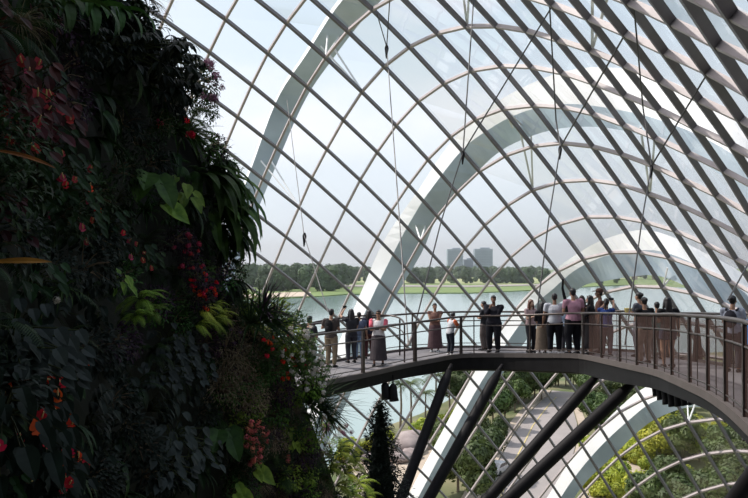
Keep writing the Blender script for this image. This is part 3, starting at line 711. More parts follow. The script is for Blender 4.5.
# sea haze over the far water and bank
hz, nt_, out_ = new_mat('sea_haze'); vs_ = nt_.nodes.new('ShaderNodeVolumeScatter'); vs_.inputs['Density'].default_value = .0002; vs_.inputs['Color'].default_value = (.93, .97, 1, 1); vs_.inputs['Anisotropy'].default_value = .55
nt_.links.new(vs_.outputs[0], out_.inputs['Volume'])
mb = MB(); mb.box((0, 4400, 100), (14000, 8000, 196)); tag(mb.build('sea_haze', hz), 'thin bluish haze over the distant water', kind='stuff')
# ------------------------------------------------------------------ people
def cloth(name, c, **k): return mat(name, c, k.pop('rough', .85), 0, .12, 9, spec=.2, **k)
SKIN = {'tan': mat('skin_tan', (.36, .20, .13), .55, 0, .06, 8), 'light': mat('skin_light', (.55, .34, .24), .55, 0, .06, 8), 'brown': mat('skin_brown', (.20, .105, .065), .55, 0, .06, 8)}
HAIRM = {'black': mat('hair_black', (.010, .008, .009), .5, 0, .2, 20), 'red': mat('hair_reddish', (.10, .032, .016), .5, 0, .2, 20), 'brown': mat('hair_brown', (.03, .018, .012), .5, 0, .2, 20)}
EYE = mat('eye_dark', (.01, .01, .01), .2); LIP = mat('lips', (.30, .09, .08), .5); SHOEM = {'dark': cloth('shoe_dark', (.02, .02, .022)), 'white': cloth('shoe_white', (.6, .6, .6)), 'tan': cloth('shoe_tan', (.3, .2, .12))}
CM = {}
def cm(c):
    k = tuple(c)
    if k not in CM: CM[k] = cloth('cloth_%d' % len(CM), c)
    return CM[k]
def fuse(mb, name, m, parent, vox, smooth_it=2):
    """join the overlapping lofts into one continuous surface"""
    tmp = bpy.data.objects.new('tmp', mb.mesh('tmp', m)); COL.objects.link(tmp)
    md = tmp.modifiers.new('r', 'REMESH'); md.mode = 'VOXEL'; md.voxel_size = vox; md.use_smooth_shade = True
    if smooth_it:
        ms = tmp.modifiers.new('s', 'SMOOTH'); ms.iterations = smooth_it; ms.factor = .5
    bpy.context.view_layer.update()
    dg = bpy.context.evaluated_depsgraph_get()
    me = bpy.data.meshes.new_from_object(tmp.evaluated_get(dg)); me.name = name
    bpy.data.objects.remove(tmp)
    if not me.materials: me.materials.append(m)
    o = bpy.data.objects.new(name, me); COL.objects.link(o); o.parent = parent
    return o
V = Vector
def limb(p, q, u):  return V(p).lerp(V(q), u)
def ik(a, b, l1, l2, hint):
    """joint position between a and b bending towards hint; pulls b in when out of reach"""
    a = V(a); b = V(b); d = b-a; D = min(d.length, (l1+l2)*.995); d.normalize(); b = a+d*D
    x = (l1*l1-l2*l2+D*D)/(2*D); h = math.sqrt(max(0, l1*l1-x*x))
    hh = V(hint)-d*V(hint).dot(d); hh.normalize()
    return a+d*x+hh*h, b
def person(loc, height, face, label, skin='tan', hair='short', hairc='black', top=(.3, .3, .3), bottom=(.03, .03, .04), lower='trousers', sleeves='short',
           arms=('down', 'down'), walk=0, lean=0, build=1.0, shoes='dark', head_turn=0, hat=None, head_pitch=0, bare_legs=False):
    root = empty('person', loc, face); s = height/1.74; root.scale = (s, s, s); tag(root, label, 'person', 'people on the walkway')
    B = build*1.1
    ly = lean
    pel = V((0, 0, .96)); bel = V((0, ly*.25, 1.10)); che = V((0, ly*.6, 1.30)); nb = V((0, ly*.85, 1.44)); nk = V((0, ly*.92+.01, 1.52))
    X = V((1, 0, 0))
    hd = nk+V((0, .03, .11)); Rh = Matrix.Rotation(head_turn, 3, 'Z') @ Matrix.Rotation(-head_pitch, 3, 'X')
    def hp(x, y, z): return hd+Rh @ V((x, y, z))
    # legs
    feet = []
    for sx in (-1, 1):
        fy = walk*sx*.5
        feet.append((V((sx*.10*B, fy, .085)), sx))
    legs = []
    for (an, sx) in feet:
        hip = V((sx*.09*B, 0, .92)); kn, an2 = ik(hip, an, .425, .418, (sx*.05, 1, 0)); legs.append((hip, kn, an2, sx))
    sh = [V((sx*.185*B, ly*.8, 1.415)) for sx in (-1, 1)]
    AR = []
    for i, sx in enumerate((-1, 1)):
        a_ = arms[i]; S_ = sh[i]
        T_ = {'down': V((sx*.27*B, .06+ly*.6, .86)), 'fold': V((-sx*.06, .21+ly, 1.16)), 'rail': V((sx*.10, .46, 1.12)), 'chin': V((sx*.05, .20+ly, 1.40)),
              'phone': V((sx*.09, .50, 1.66)), 'hip': V((sx*.20, .12, 1.02)), 'hold': V((sx*.07, .28+ly, 1.22)), 'strap': V((sx*.12, .15, 1.28)), 'swing': V((sx*.27, .26, .93)), 'back': V((sx*.22, -.12, .92)), 'up': V((sx*.16, .34, 1.72))}[a_]
        hint = {'down': (sx*.4, -1, 0), 'fold': (sx*.5, -.1, -1), 'rail': (sx*.8, -.3, -1), 'chin': (sx*.3, .2, -1), 'phone': (sx*.7, .2, -1), 'hip': (sx, -.7, 0), 'hold': (sx*.6, -.5, -1), 'strap': (sx, -.2, -.8), 'swing': (sx*.3, -1, 0), 'back': (sx*.4, -1, 0), 'up': (sx*.9, .1, -.6)}[a_]
        el, wr = ik(S_, T_, .285, .25, hint); AR.append((S_, el, wr, sx))
    # body: one continuous surface
    mb = MB()
    mb.tube([V((0, 0, .87)), pel, bel, che, V((0, ly*.75, 1.385)), nb], [(.145*B, .10*B), (.165*B, .115*B), (.135*B, .10*B), (.165*B, .115*B), (.165*B, .095), (.085, .07)], 14, side=X)
    mb.tube([nb-V((0, 0, .04)), nk, nk+V((0, .015, .06))], [.062, .056, .055], 10)
    # head: skull, jaw, nose, ears
    mb.ball(hp(0, -.012, .045), (.076, .094, .095), 14); mb.ball(hp(0, .022, -.015), (.058, .068, .085), 12)
    mb.tube([hp(0, .085, .03), hp(0, .108, -.008), hp(0, .088, -.016)], [.009, .016, .012], 6)
    for sx in (-1, 1): mb.ball(hp(sx*.077, -.005, .008), (.012, .02, .032), 8)
    for (S_, el, wr, sx) in AR:
        mb.tube([limb(nb, S_, .45), S_], [.05, .054*B], 9); mb.ball(S_, .056*B, 10)
        mb.tube([S_, limb(S_, el, .5), el, limb(el, wr, .35), limb(el, wr, .9), wr], [.055*B, .047*B, .040*B, .042*B, .028, .027], 9)
        d = (wr-el).normalized(); fw = V((0, 0, 1)) if abs(d.z) < .75 else V((0, 1, 0)); sd_ = d.cross(fw).normalized(); up_ = sd_.cross(d).normalized()
        pe = wr+d*.085
        mb.tube([wr-d*.01, wr+d*.04, pe], [(.026, .018), (.040, .017), (.040, .014)], 8, side=sd_)
        for k, (o_, L_) in enumerate(((-.031, .062), (-.011, .074), (.010, .070), (.030, .055))):
            b_ = pe+sd_*o_-d*.01; k1 = b_+d*L_*.55-up_*.006; mb.tube([b_, k1, k1+d*L_*.42-up_*.022], [.0105, .0098, .0085], 6)
        tb = wr+d*.03-sd_*.03*sx; mb.tube([tb, tb+(d*.5-sd_*sx*.8).normalized()*.035, tb+d*.055-sd_*sx*.036-up_*.01], [.014, .012, .0095], 6)
    for (hip, kn, an, sx) in legs:
        mb.tube([hip+V((0, 0, .03)), limb(hip, kn, .4), kn, limb(kn, an, .3), limb(kn, an, .85), an], [.092*B, .083*B, .058*B, .058*B, .038, .037], 10)
        mb.tube([an+V((0, -.045, -.035)), an+V((0, .06, -.045)), an+V((sx*.01, .16, -.06))], [(.036, .035), (.042, .03), (.036, .018)], 8, side=X)
    fuse(mb, 'body', SKIN[skin], root, .0125)
    # face
    for sx in (-1, 1):
        mb = MB(); mb.ball(hp(sx*.031, .083, .030), (.013, .008, .008), 8); mb.build('eye', EYE, root)
    mb = MB(); mb.ball(hp(0, .088, -.047), (.023, .007, .008), 8); mb.build('mouth', LIP, root)
    # hair
    hm = HAIRM[hairc]; mb = MB()
    mb.ball(hp(0, -.024, .062), (.086, .098, .092), 14)
    mb.ball(hp(0, .028, .105), (.066, .06, .035), 10)
    if hair == 'short': mb.ball(hp(0, -.055, .01), (.072, .055, .075), 12)
    if hair in ('long', 'scarf'):
        wd = .105 if hair == 'scarf' else .088
        mb.tube([hp(0, -.03, .09), hp(0, -.055, 0), hp(0, -.075, -.10), hp(0, -.085, -.22), hp(0, -.08, -.34)], [(wd*.8, .06), (wd, .075), (wd*1.1, .06), (wd*1.15, .05), (wd*.8, .025)], 12, side=Rh @ X)
        for sx in (-1, 1): mb.tube([hp(sx*.06, .02, .08), hp(sx*.085, .0, .0), hp(sx*.095, .01, -.12), hp(sx*.09, .02, -.22)], [.03, .032, .036, .018], 8)
    if hair == 'bun': mb.ball(hp(0, -.115, .075), (.05, .05, .05), 10); mb.ball(hp(0, -.05, .0), (.07, .05, .06), 10)
    if hair == 'pony':
        mb.ball(hp(0, -.05, .0), (.07, .05, .06), 10)
        mb.tube([hp(0, -.10, .06), hp(0, -.16, .02), hp(0, -.16, -.10), hp(0, -.14, -.22)], [.03, .034, .032, .012], 8)
    fuse(mb, 'hair' if hair != 'scarf' else 'headscarf', hm, root, .014, 3)
    if hat:
        mb = MB(); mb.ball(hp(0, -.02, .085), (.096, .108, .085), 14); mb.tube([hp(0, .05, .085), hp(0, .13, .078), hp(0, .185, .065)], [(.085, .012), (.08, .012), (.045, .008)], 10, side=Rh @ X)
        mb.build('cap', cm(hat), root, True)
    # shirt: torso and sleeves
    mb = MB(); e_ = .014
    mb.tube([V((0, 0, .90)), pel, bel, che, V((0, ly*.75, 1.39)), nb+V((0, 0, .0))], [(.168*B+e_, .125*B+e_), (.168*B+e_, .122*B+e_), (.142*B+e_, .11*B+e_), (.168*B+e_, .118*B+e_), (.165*B+e_, .10+e_), (.085+e_, .07+e_)], 16, side=X)
    for (S_, el, wr, sx) in AR:
        n_ = {'short': .62, 'none': .08, 'long': 1}[sleeves]
        mb.tube([limb(nb, S_, .4), S_], [.06, .064*B], 10); mb.ball(S_, .068*B, 10)
        mb.tube([S_, limb(S_, el, n_)], [.067*B, .058*B if n_ < 1 else .050*B], 10)
        if sleeves == 'long': mb.tube([limb(S_, el, .95), el, limb(el, wr, .93)], [.053*B, .052*B, .036], 9)
    fuse(mb, 'shirt', cm(top), root, .016)
    # lower clothing
    mb = MB()
    if lower in ('skirt', 'robe'):
        hem = .14 if lower == 'robe' else .20
        c0 = (legs[0][2]+legs[1][2])/2
        mb.tube([V((0, 0, 1.03)), V((0, 0, .92)), V((0, c0.y*.3, .6)), V((0, c0.y*.6, hem))], [(.155*B, .12*B), (.19*B, .15*B), (.205*B, .17*B+abs(walk)*.2), (.24*B, .19*B+abs(walk)*.35)], 18, side=X)
        nm = 'skirt'
    elif lower == 'shorts':
        mb.tube([V((0, 0, 1.02)), V((0, 0, .88))], [(.16*B, .12*B), (.19*B, .14*B)], 14, side=X)
        for (hip, kn, an, sx) in legs: mb.tube([hip+V((0, 0, .03)), limb(hip, kn, .5)], [.105*B, .105*B], 10)
        nm = 'shorts'
    else:
        mb.tube([V((0, 0, 1.02)), V((0, 0, .86))], [(.158*B, .12*B), (.178*B, .13*B)], 14, side=X)
        for (hip, kn, an, sx) in legs: mb.tube([hip+V((0, 0, .03)), limb(hip, kn, .4), kn, limb(kn, an, .5), limb(kn, an, .96)], [.108*B, .102*B, .078*B, .068*B, .058*B], 10)
        nm = 'trousers'
    fuse(mb, nm, cm(bottom), root, .016)
    for (hip, kn, an, sx) in legs:
        mb = MB(); mb.tube([an+V((0, -.065, -.04)), an+V((0, .0, -.035)), an+V((0, .09, -.045)), an+V((sx*.012, .19, -.062))], [(.038, .042), (.046, .046), (.05, .038), (.04, .02)], 10, side=X); mb.build('shoe', SHOEM[shoes], root, True)
    return root, AR, hp
# where a person stands: photo column, fraction across the deck, photo row of the top of the head
def stand(x, fr):
    P_ = offs(NE, WID*fr); p, t = along(P_, x); return p, t
def put(x, fr, ytop, deg, label, **k):
    p, t = stand(x, fr); d = proj(p)[2]
    z1 = pix(x, ytop, d).z; h = z1-p.z-.0
    return person(p, h, math.radians(deg), label, **k)+(p, h/1.74)
def held(root, name, mb, m, label, cat):
    """something a person carries: a thing of its own, standing where the person stands"""
    o = mb.build(name, m); o.location = root.location; o.rotation_euler = root.rotation_euler; o.scale = root.scale
    tag(o, label, cat); return o
# deg: 0 faces away from the camera, 180 faces it, 90 faces left, -90 faces right
R = {}
R['cap'] = put(309, .5, 317, -30, 'person in dark clothes half hidden by white flowers at the left end of the walkway', top=(.03, .03, .035), hair='short', arms=('hold', 'hold'), lower='trousers')
R['pack'] = put(331, .72, 310, -20, 'person with a backpack in dark shirt and khaki trousers at the left of the walkway', top=(.07, .055, .05), bottom=(.20, .15, .10), hair='short', arms=('strap', 'hold'))
R['photo'] = put(351.5, .75, 310, 20, 'person in black raising a small camera toward the left of the walkway', top=(.025, .025, .03), bottom=(.04, .04, .05), hair='long', arms=('up', 'hold'))
R['jeans'] = put(359, .85, 313, 0, 'person in pale blue jeans standing between the dark-clothed visitors', top=(.10, .12, .18), bottom=(.16, .22, .32), hair='short')
R['navy'] = put(369, .8, 311, 10, 'person in dark navy clothes just behind the woman in white and pink', top=(.02, .022, .04), bottom=(.10, .04, .04), hair='long')
R['walker'] = put(378.5, .28, 311, 172, 'woman in white and pink top and patterned skirt walking toward the camera', skin='tan', top=(.62, .58, .58), bottom=(.05, .04, .045), lower='skirt', walk=.3, arms=('hold', 'hold'), hair='bun', sleeves='short', shoes='dark', build=1.08)
R['folded'] = put(435, .62, 304, 168, 'woman in a long brown dress standing with folded arms left of the boy', skin='tan', top=(.16, .085, .07), bottom=(.085, .05, .055), lower='robe', arms=('fold', 'fold'), hair='bun', sleeves='none', head_turn=.5, build=1.08, shoes='white')
R['boy'] = put(450, .14, 313.5, -58, 'boy in white shirt with orange sleeves leaning on the inner railing', skin='brown', top=(.50, .50, .52), bottom=(.02, .025, .035), arms=('rail', 'rail'), lean=.14, head_pitch=.2, shoes='white')
R['grey'] = put(484.5, .62, 302, 60, 'person in grey brown trousers mostly hidden behind the big man in black', top=(.03, .03, .035), bottom=(.16, .13, .12), arms=('hold', 'hold'))
R['black'] = put(494, .38, 296.5, 150, 'big man dressed in black standing with his hands held at his chest', skin='brown', top=(.012, .012, .018), bottom=(.010, .010, .014), sleeves='long', arms=('fold', 'chin'), build=1.22, head_turn=.3)
R['girl'] = put(530.5, .40, 300.5, -150, 'young woman with long reddish hair, pale pink top and a yellow bag', skin='light', top=(.42, .30, .30), bottom=(.02, .02, .025), hair='long', hairc='red', sleeves='short', arms=('down', 'hold'), build=.92)
R['hijab'] = put(542.5, .25, 303, 15, 'woman in black top and black headscarf with a long beige skirt', top=(.008, .008, .012), bottom=(.26, .20, .15), hair='scarf', lower='robe', sleeves='long', arms=('hold', 'hold'), shoes='white')
R['grey_shirt'] = put(554.8, .22, 294.5, -10, 'man in pale grey T-shirt and black trousers seen from behind', skin='brown', top=(.42, .43, .47), bottom=(.010, .010, .014), shoes='white', build=1.12, arms=('down', 'hold'))
R['blue'] = put(566.5, .72, 303, 0, 'person in pale blue shirt standing between the grey and the pink shirted men', skin='tan', top=(.35, .45, .58), bottom=(.05, .05, .06))
R['pink'] = put(573.5, .22, 289.5, 20, 'tall man in pink shirt and black trousers seen from behind', skin='tan', top=(.52, .27, .34), bottom=(.012, .012, .016), arms=('hold', 'down'), build=1.15, head_turn=-.1)
R['behind'] = put(582, .66, 296.5, -20, 'person with dark hair just behind the right shoulder of the man in pink', top=(.03, .02, .02), bottom=(.02, .02, .02), hair='long', hairc='brown')
R['black_w'] = put(591, .30, 296.5, 60, 'woman in black with shoulder-length black hair right of the man in pink', skin='tan', top=(.012, .011, .014), bottom=(.016, .014, .016), hair='long', sleeves='long', lower='skirt', arms=('hold', 'down'), build=.95)
R['cap_man'] = put(600.5, .62, 290, 75, 'man wearing a brown peaked cap in profile facing left', skin='brown', top=(.10, .05, .04), bottom=(.06, .05, .05), hat=(.09, .045, .035), arms=('down', 'hold'))
R['phone'] = put(606.5, .30, 299.5, -32, 'woman in bright blue top holding a phone up with both arms', skin='brown', top=(.016, .040, .16), bottom=(.10, .075, .09), hair='pony', sleeves='none', lower='trousers', arms=('phone', 'phone'), head_pitch=-.1)
R['yellow'] = put(640, .68, 293.5, 40, 'dark-haired person in grey top holding something pale yellow', skin='tan', top=(.10, .10, .12), bottom=(.30, .29, .32), hair='bun', arms=('hold', 'hold'))
R['beige'] = put(645, .32, 298.5, 15, 'woman in black top and beige wide trousers right of the yellow object', skin='tan', top=(.012, .012, .014), bottom=(.25, .18, .14), hair='bun', arms=('hold', 'hold'), build=1.05)
R['teal'] = put(657.5, .72, 303, 0, 'person in teal green top seen between two women in black', top=(.02, .12, .11), bottom=(.06, .05, .05), hair='short')
R['shorts'] = put(668.5, .36, 298.5, 10, 'woman with long black hair, black top, denim shorts and bare legs', skin='tan', top=(.010, .010, .012), bottom=(.03, .035, .06), hair='long', lower='shorts', arms=('hold', 'down'), build=1.08)
R['strap'] = put(733, .74, 297, -38, 'woman with tied-up black hair and dark shoulder straps over a pale top at the right', skin='tan', top=(.35, .38, .46), bottom=(.05, .05, .06), hair='bun', arms=('hold', 'down'), build=1.02)
R['edge'] = put(754, .55, 309, -60, 'person in bright blue top cut off by the right edge of the photo', skin='tan', top=(.03, .16, .42), bottom=(.05, .04, .04), hair='short')
def sleeves_of(k_, c):
    rt, AR_ = R[k_][0], R[k_][1]
    for (S_, el, wr, sx) in AR_:
        mb = MB(); mb.ball(S_, .086, 10); mb.tube([S_, limb(S_, el, .5), limb(S_, el, .72)], [.084, .080, .076], 10); mb.build('sleeve', cm(c), rt, True)
sleeves_of('boy', (.55, .13, .05)); sleeves_of('walker', (.60, .12, .16))
# carried things
BAGY = mat('yellow_bag', (.72, .47, .015), .6, 0, .15, 12, c2=(.45, .10, .02)); BLK = cm((.012, .012, .013))
mb = MB(); mb.ball((-.26, .06, .62), (.13, .09, .19), 12); mb.tube([(-.30, .06, .80), (-.27, .06, .88), (-.22, .06, .80)], .012, 6)
held(R['girl'][0], 'shopping_bag', mb, BAGY, 'bright yellow bag hanging from the hand of the young woman with reddish hair', 'bag')
mb = MB(); mb.ball((0, -.19, 1.25), (.14, .09, .22), 12); mb.ball((0, -.27, 1.16), (.09, .05, .11), 10)
bp = held(R['pack'][0], 'backpack', mb, BLK, 'black backpack on the person in khaki trousers', 'backpack')
mb = MB()
for sx in (-1, 1): mb.tube([(sx*.10, -.15, 1.42), (sx*.12, 0, 1.475), (sx*.11, .13, 1.36), (sx*.11, .12, 1.15)], .02, 6)
mb.build('strap', BLK, bp)
mb = MB(); mb.ball((0, -.19, 1.24), (.15, .09, .21), 12); mb.ball((0, -.26, 1.15), (.1, .05, .1), 10)
for sx in (-1, 1): mb.tube([(sx*.11, -.12, 1.44), (sx*.13, 0, 1.475), (sx*.12, .14, 1.34)], .028, 6)
held(R['strap'][0], 'backpack', mb, cm((.03, .03, .04)), 'dark backpack on the woman with tied-up hair at the right', 'backpack')
for k_, nm, lab, sz in (('phone', 'mobile_phone', 'dark phone held up by the woman in the bright blue top', (.15, .012, .075)), ('photo', 'camera', 'small dark camera raised by the person in black at the left', (.12, .06, .075))):
    rt, AR_, hp_, p_, s_ = R[k_]; a_ = AR_[0][2]+(AR_[0][2]-AR_[0][1]).normalized()*.09; b_ = AR_[1][2]+(AR_[1][2]-AR_[1][1]).normalized()*.09
    c = (a_+b_)/2 if k_ == 'phone' else a_
    mb = MB(); mb.box(c+V((0, .02, .04)), sz)
    if k_ == 'photo': mb.tube([c+V((0, .05, .04)), c+V((0, .11, .04))], .03, 10)
    held(rt, nm, mb, BLK, lab, 'phone' if k_ == 'phone' else 'camera')
rt, AR_, hp_, p_, s_ = R['yellow']; c = (AR_[0][2]+AR_[1][2])/2
mb = MB(); mb.tube([c+V((0, .08, -.08)), c+V((0, .08, .04)), c+V((0, .08, .10))], [.07, .10, .11], 12)
held(rt, 'paper_cup', mb, mat('pale_yellow_paper', (.75, .62, .22), .6), 'pale yellow paper cup held by the dark-haired person in grey', 'cup')
rt, AR_, hp_, p_, s_ = R['walker']
mb = MB(); mb.box(hp_(0, .098, .03), (.13, .015, .034)); mb.build('sunglasses', BLK, rt)
rt, AR_, hp_, p_, s_ = R['walker']; c = (AR_[0][2]+AR_[1][2])/2
mb = MB(); mb.box(c+V((0, .10, 0)), (.13, .07, .09)); mb.tube([c+V((0, .13, 0)), c+V((0, .20, 0))], .035, 10)
held(rt, 'camera', mb, BLK, 'black camera held at the chest of the woman in white and pink', 'camera')
# a coiled strap/hose hanging from the rib side above the group: slender black hook
mb = MB(); mb.tube([pix(563, 279, 23.5), pix(562.5, 288, 23.5), pix(564, 295, 23.5), pix(566, 303, 23.5), pix(567, 312, 23.5)], [.03, .035, .045, .05, .05], 8)
tag(mb.build('selfie_stick', BLK), 'dark raised stick held up between the grey shirted and the pink shirted men', 'stick')
# ------------------------------------------------------------------ the planted mountain
def leafmat(n, c, c2=None, **k): return mat(n, c, k.pop('rough', .55), 0, .3, k.pop('scale', 6), spec=k.pop('spec', .22), c2=c2, rand=k.pop('rand', .35), trans=k.pop('trans', .22), hue=k.pop('hue', .02))
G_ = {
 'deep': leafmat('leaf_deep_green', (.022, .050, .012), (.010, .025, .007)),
 'mid': leafmat('leaf_mid_green', (.055, .12, .022), (.025, .058, .012)),
 'bright': leafmat('leaf_bright_green', (.26, .38, .05), (.11, .20, .03), trans=.35),
 'lime': leafmat('leaf_lime', (.48, .52, .07), (.24, .33, .04), trans=.4),
 'grey': leafmat('leaf_grey_green', (.036, .046, .040), (.02, .027, .025)),
 'red': leafmat('leaf_dark_red', (.085, .014, .014), (.03, .012, .010)),
 'purple': leafmat('leaf_purple', (.055, .022, .045), (.022, .012, .022)),
 'straw': leafmat('leaf_straw', (.30, .23, .15), (.14, .10, .06)),
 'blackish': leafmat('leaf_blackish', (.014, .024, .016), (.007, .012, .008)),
 'stem': leafmat('stem_green', (.05, .06, .02)),
 'orange': leafmat('leaf_orange', (.32, .12, .015)),
 'redfl': leafmat('petal_red', (.90, .045, .03), (.70, .03, .025), rand=.25, trans=.3),
 'pinkred': leafmat('petal_rose', (.65, .08, .11), (.42, .05, .08), rand=.25, trans=.3),
 'pinkfl': leafmat('petal_coral', (.90, .28, .24), (.75, .20, .18), rand=.15, trans=.3),
 'mauvefl': leafmat('petal_mauve', (.34, .17, .24), (.20, .09, .15), rand=.15, trans=.3),
 'whitefl': leafmat('petal_white', (.85, .80, .76), (.7, .64, .6), rand=.1, trans=.3),
 'cream': leafmat('spadix_cream', (.75, .55, .25), rand=.1)}
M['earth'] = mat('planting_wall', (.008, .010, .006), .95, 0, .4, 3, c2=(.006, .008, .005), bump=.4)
def leaf(mb, p, d, n, L_, W_, droop=.5, prof='oval', seg=5, fold=.18, mi=0):
    d = d.normalized(); s_ = d.cross(n)
    if s_.length < 1e-3: s_ = d.orthogonal()
    s_.normalize(); n = s_.cross(d).normalized(); vs = []
    pos = V(p)
    for j in range(seg+1):
        u = j/seg
        if prof == 'oval': w_ = math.sin(math.pi*(u*.92+.06))
        elif prof == 'heart': w_ = (math.sin(math.pi*min(1, u*.9+.10))**.7)*(1.25-u*.7)
        elif prof == 'strap': w_ = min(1, .55+u)*(1-u**4)
        elif prof == 'spike': w_ = (1-u)*.9+.1
        else: w_ = math.sin(math.pi*(u*.9+.08))
        if j == seg: w_ = .02
        h = s_*(W_*.5*w_)
        vs += [pos-h+n*(W_*fold*w_), pos, pos+h+n*(W_*fold*w_)]
        q = Quaternion(s_, -droop/seg); d = q @ d; n = q @ n
        pos = pos+d*(L_/seg)
    fs = []
    for j in range(seg):
        a_ = j*3; fs += [(a_, a_+1, a_+4, a_+3), (a_+1, a_+2, a_+5, a_+4)]
    mb.add(vs, fs, mi)
def dirv(az, el): return V((math.sin(az)*math.cos(el), math.cos(az)*math.cos(el), math.sin(el)))   # az 0 = outwards (+Y)
PK = {}
def keep(key, parts):
    PK[key] = parts
def p_broad(seed, m, n=13, L0=.26, W=.62, prof='heart'):
    r = random.Random(seed); f_ = MB(); st = MB()
    for k in range(n):
        d = dirv(r.uniform(-1.2, 1.2), r.uniform(-.5, 1.1)); pl = r.uniform(.12, .36)
        mid = d*pl*.5+V((0, 0, .05)); b_ = d*pl+V((0, 0, r.uniform(-.05, .06)))
        st.tube([V((0, 0, 0)), mid, b_], [.007, .006, .004], 4)
        dl = (V((d.x, d.y, 0))+V((0, .2, -r.uniform(.3, 1.2)))).normalized(); L_ = L0*r.uniform(.7, 1.25)
        leaf(f_, b_, dl, V((0, .8, .6)), L_, L_*W, .5, prof, 5, .12)
    return [('foliage', f_.mesh('foliage', m)), ('stems', st.mesh('stems', G_['stem']))]
def p_fern(seed, m, n=11, L0=.55):
    r = random.Random(seed); f_ = MB(); st = MB()
    for k in range(n):
        d = dirv(r.uniform(-1.5, 1.5), r.uniform(-.1, 1.2)); L_ = L0*r.uniform(.7, 1.15); pos = V((0, 0, 0)); P_ = []; n_ = 14
        dd = d.copy()
        for j in range(n_+1):
            P_.append(pos.copy()); pos = pos+dd*(L_/n_); dd = (dd+V((0, 0, -.14))).normalized()
        st.tube(P_, [.005*(1-.7*j/n_) for j in range(n_+1)], 4)
        for j in range(1, n_):
            t = (P_[j+1]-P_[j]).normalized(); s_ = t.cross(V((0, 0, 1))); s_ = s_.normalized() if s_.length > .01 else V((1, 0, 0))
            w_ = L_*.24*math.sin(math.pi*(j/n_*.85+.12))
            for sg in (-1, 1):
                for q in (0, .5):
                    leaf(f_, P_[j].lerp(P_[j+1], q), s_*sg+t*.45, s_.cross(t)*1.0, w_, w_*.12, .4, 'spike', 2, .0)
    return [('fronds', f_.mesh('fronds', m)), ('stems', st.mesh('stems', G_['stem']))]
def p_strap(seed, m, n=24, L0=.45, W=.035, droop=1.3, prof='spike', el=(-.3, 1.3), spread=1.6):
    r = random.Random(seed); f_ = MB()
    for k in range(n):
        d = dirv(r.uniform(-spread, spread), r.uniform(*el)); L_ = L0*r.uniform(.65, 1.15)
        leaf(f_, d*.02, d, V((0, -.2, 1)), L_, W*r.uniform(.8, 1.2), droop*r.uniform(.6, 1.3), prof, 7, .22)
    return [('leaves', f_.mesh('leaves', m))]
def p_hang(seed, m, n=9, L0=.8, W=.13):
    r = random.Random(seed); f_ = MB()
    for k in range(n):
        d = dirv(r.uniform(-1.1, 1.1), r.uniform(-.2, .6)); L_ = L0*r.uniform(.6, 1.15)
        leaf(f_, d*.03+V((r.uniform(-.12, .12), 0, 0)), d, V((0, -.2, 1)), L_, W*r.uniform(.8, 1.2), r.uniform(1.4, 2.1), 'strap', 9, .16)
    return [('leaves', f_.mesh('leaves', m))]
def p_shrub(seed, m, n=230, R_=.36, ls=.075, W=.5):
    r = random.Random(seed); f_ = MB(); st = MB()
    for k in range(9):
        d = dirv(r.uniform(-1.2, 1.2), r.uniform(-.6, 1.2)); st.tube([V((0, 0, 0)), d*R_*.5+V((0, 0, .03)), d*R_*.95], [.012, .008, .004], 4)
    for k in range(n):
        d = dirv(r.uniform(-1.7, 1.7), r.uniform(-1.0, 1.4)); p = V((0, R_*.35, 0))+V((d.x*1.1, d.y*.8, d.z*.9))*R_*r.uniform(.45, 1.0)
        dl = (d+V((r.gauss(0, .6), r.gauss(0, .6), r.gauss(-.25, .5)))).normalized()
        leaf(f_, p, dl, V((r.gauss(0, .4), .4, 1)), ls*r.uniform(.7, 1.4), ls*W, .5, 'oval', 3, .12)
    return [('foliage', f_.mesh('foliage', m)), ('branches', st.mesh('branches', G_['straw']))]
def p_schef(seed, m, n=34, R_=.5):
    """umbrella tree: whorls of seven leaflets"""
    r = random.Random(seed); f_ = MB(); st = MB()
    for k in range(n):
        d = dirv(r.uniform(-1.4, 1.4), r.uniform(-.7, 1.3)); c = d*R_*r.uniform(.55, 1.05); st.tube([V((0, 0, 0)), c*.5+V((0, 0, .05)), c], [.012, .007, .005], 4)
        for j in range(7):
            a_ = j*.9+r.random(); q = V((math.cos(a_), math.sin(a_), -.35)); leaf(f_, c, q+d*.2, V((0, 0, 1)), r.uniform(.13, .19), .05, .7, 'oval', 4, .1)
    return [('foliage', f_.mesh('foliage', m)), ('stems', st.mesh('stems', G_['stem']))]
def fl_spathe(m):
    f_ = MB(); leaf(f_, V((0, 0, 0)), V((.25, .35, .7)), V((0, 1, -.2)), .085, .078, .3, 'heart', 5, .06); leaf(f_, V((0, .001, 0)), V((-.1, .2, -.4)), V((0, 1, .1)), .03, .07, .2, 'oval', 3, .06)
    s_ = MB(); s_.tube([(0, .008, .01), (.01, .045, .045), (.015, .07, .07)], [.007, .007, .004], 6)
    return ('flower', f_.mesh('flower', m)), ('spadix', s_.mesh('spadix', G_['cream']))
FL = {'redfl': fl_spathe(G_['redfl']), 'pinkred': fl_spathe(G_['pinkred'])}
def clus(seed, m, n, R_, ls):
    r = random.Random(seed); f_ = MB()
    for k in range(n):
        d = V((r.gauss(0, 1), r.gauss(0, 1), r.gauss(0, 1.2))).normalized(); p = d*R_*r.uniform(.3, 1)
        for j in range(4):
            a_ = j*1.57+r.random(); t = d.orthogonal().normalized(); t = Quaternion(d, a_) @ t; leaf(f_, p, t+d*.4, d, ls, ls*.6, .3, 'oval', 2, .1)
    return f_.mesh('flower_cluster', m)
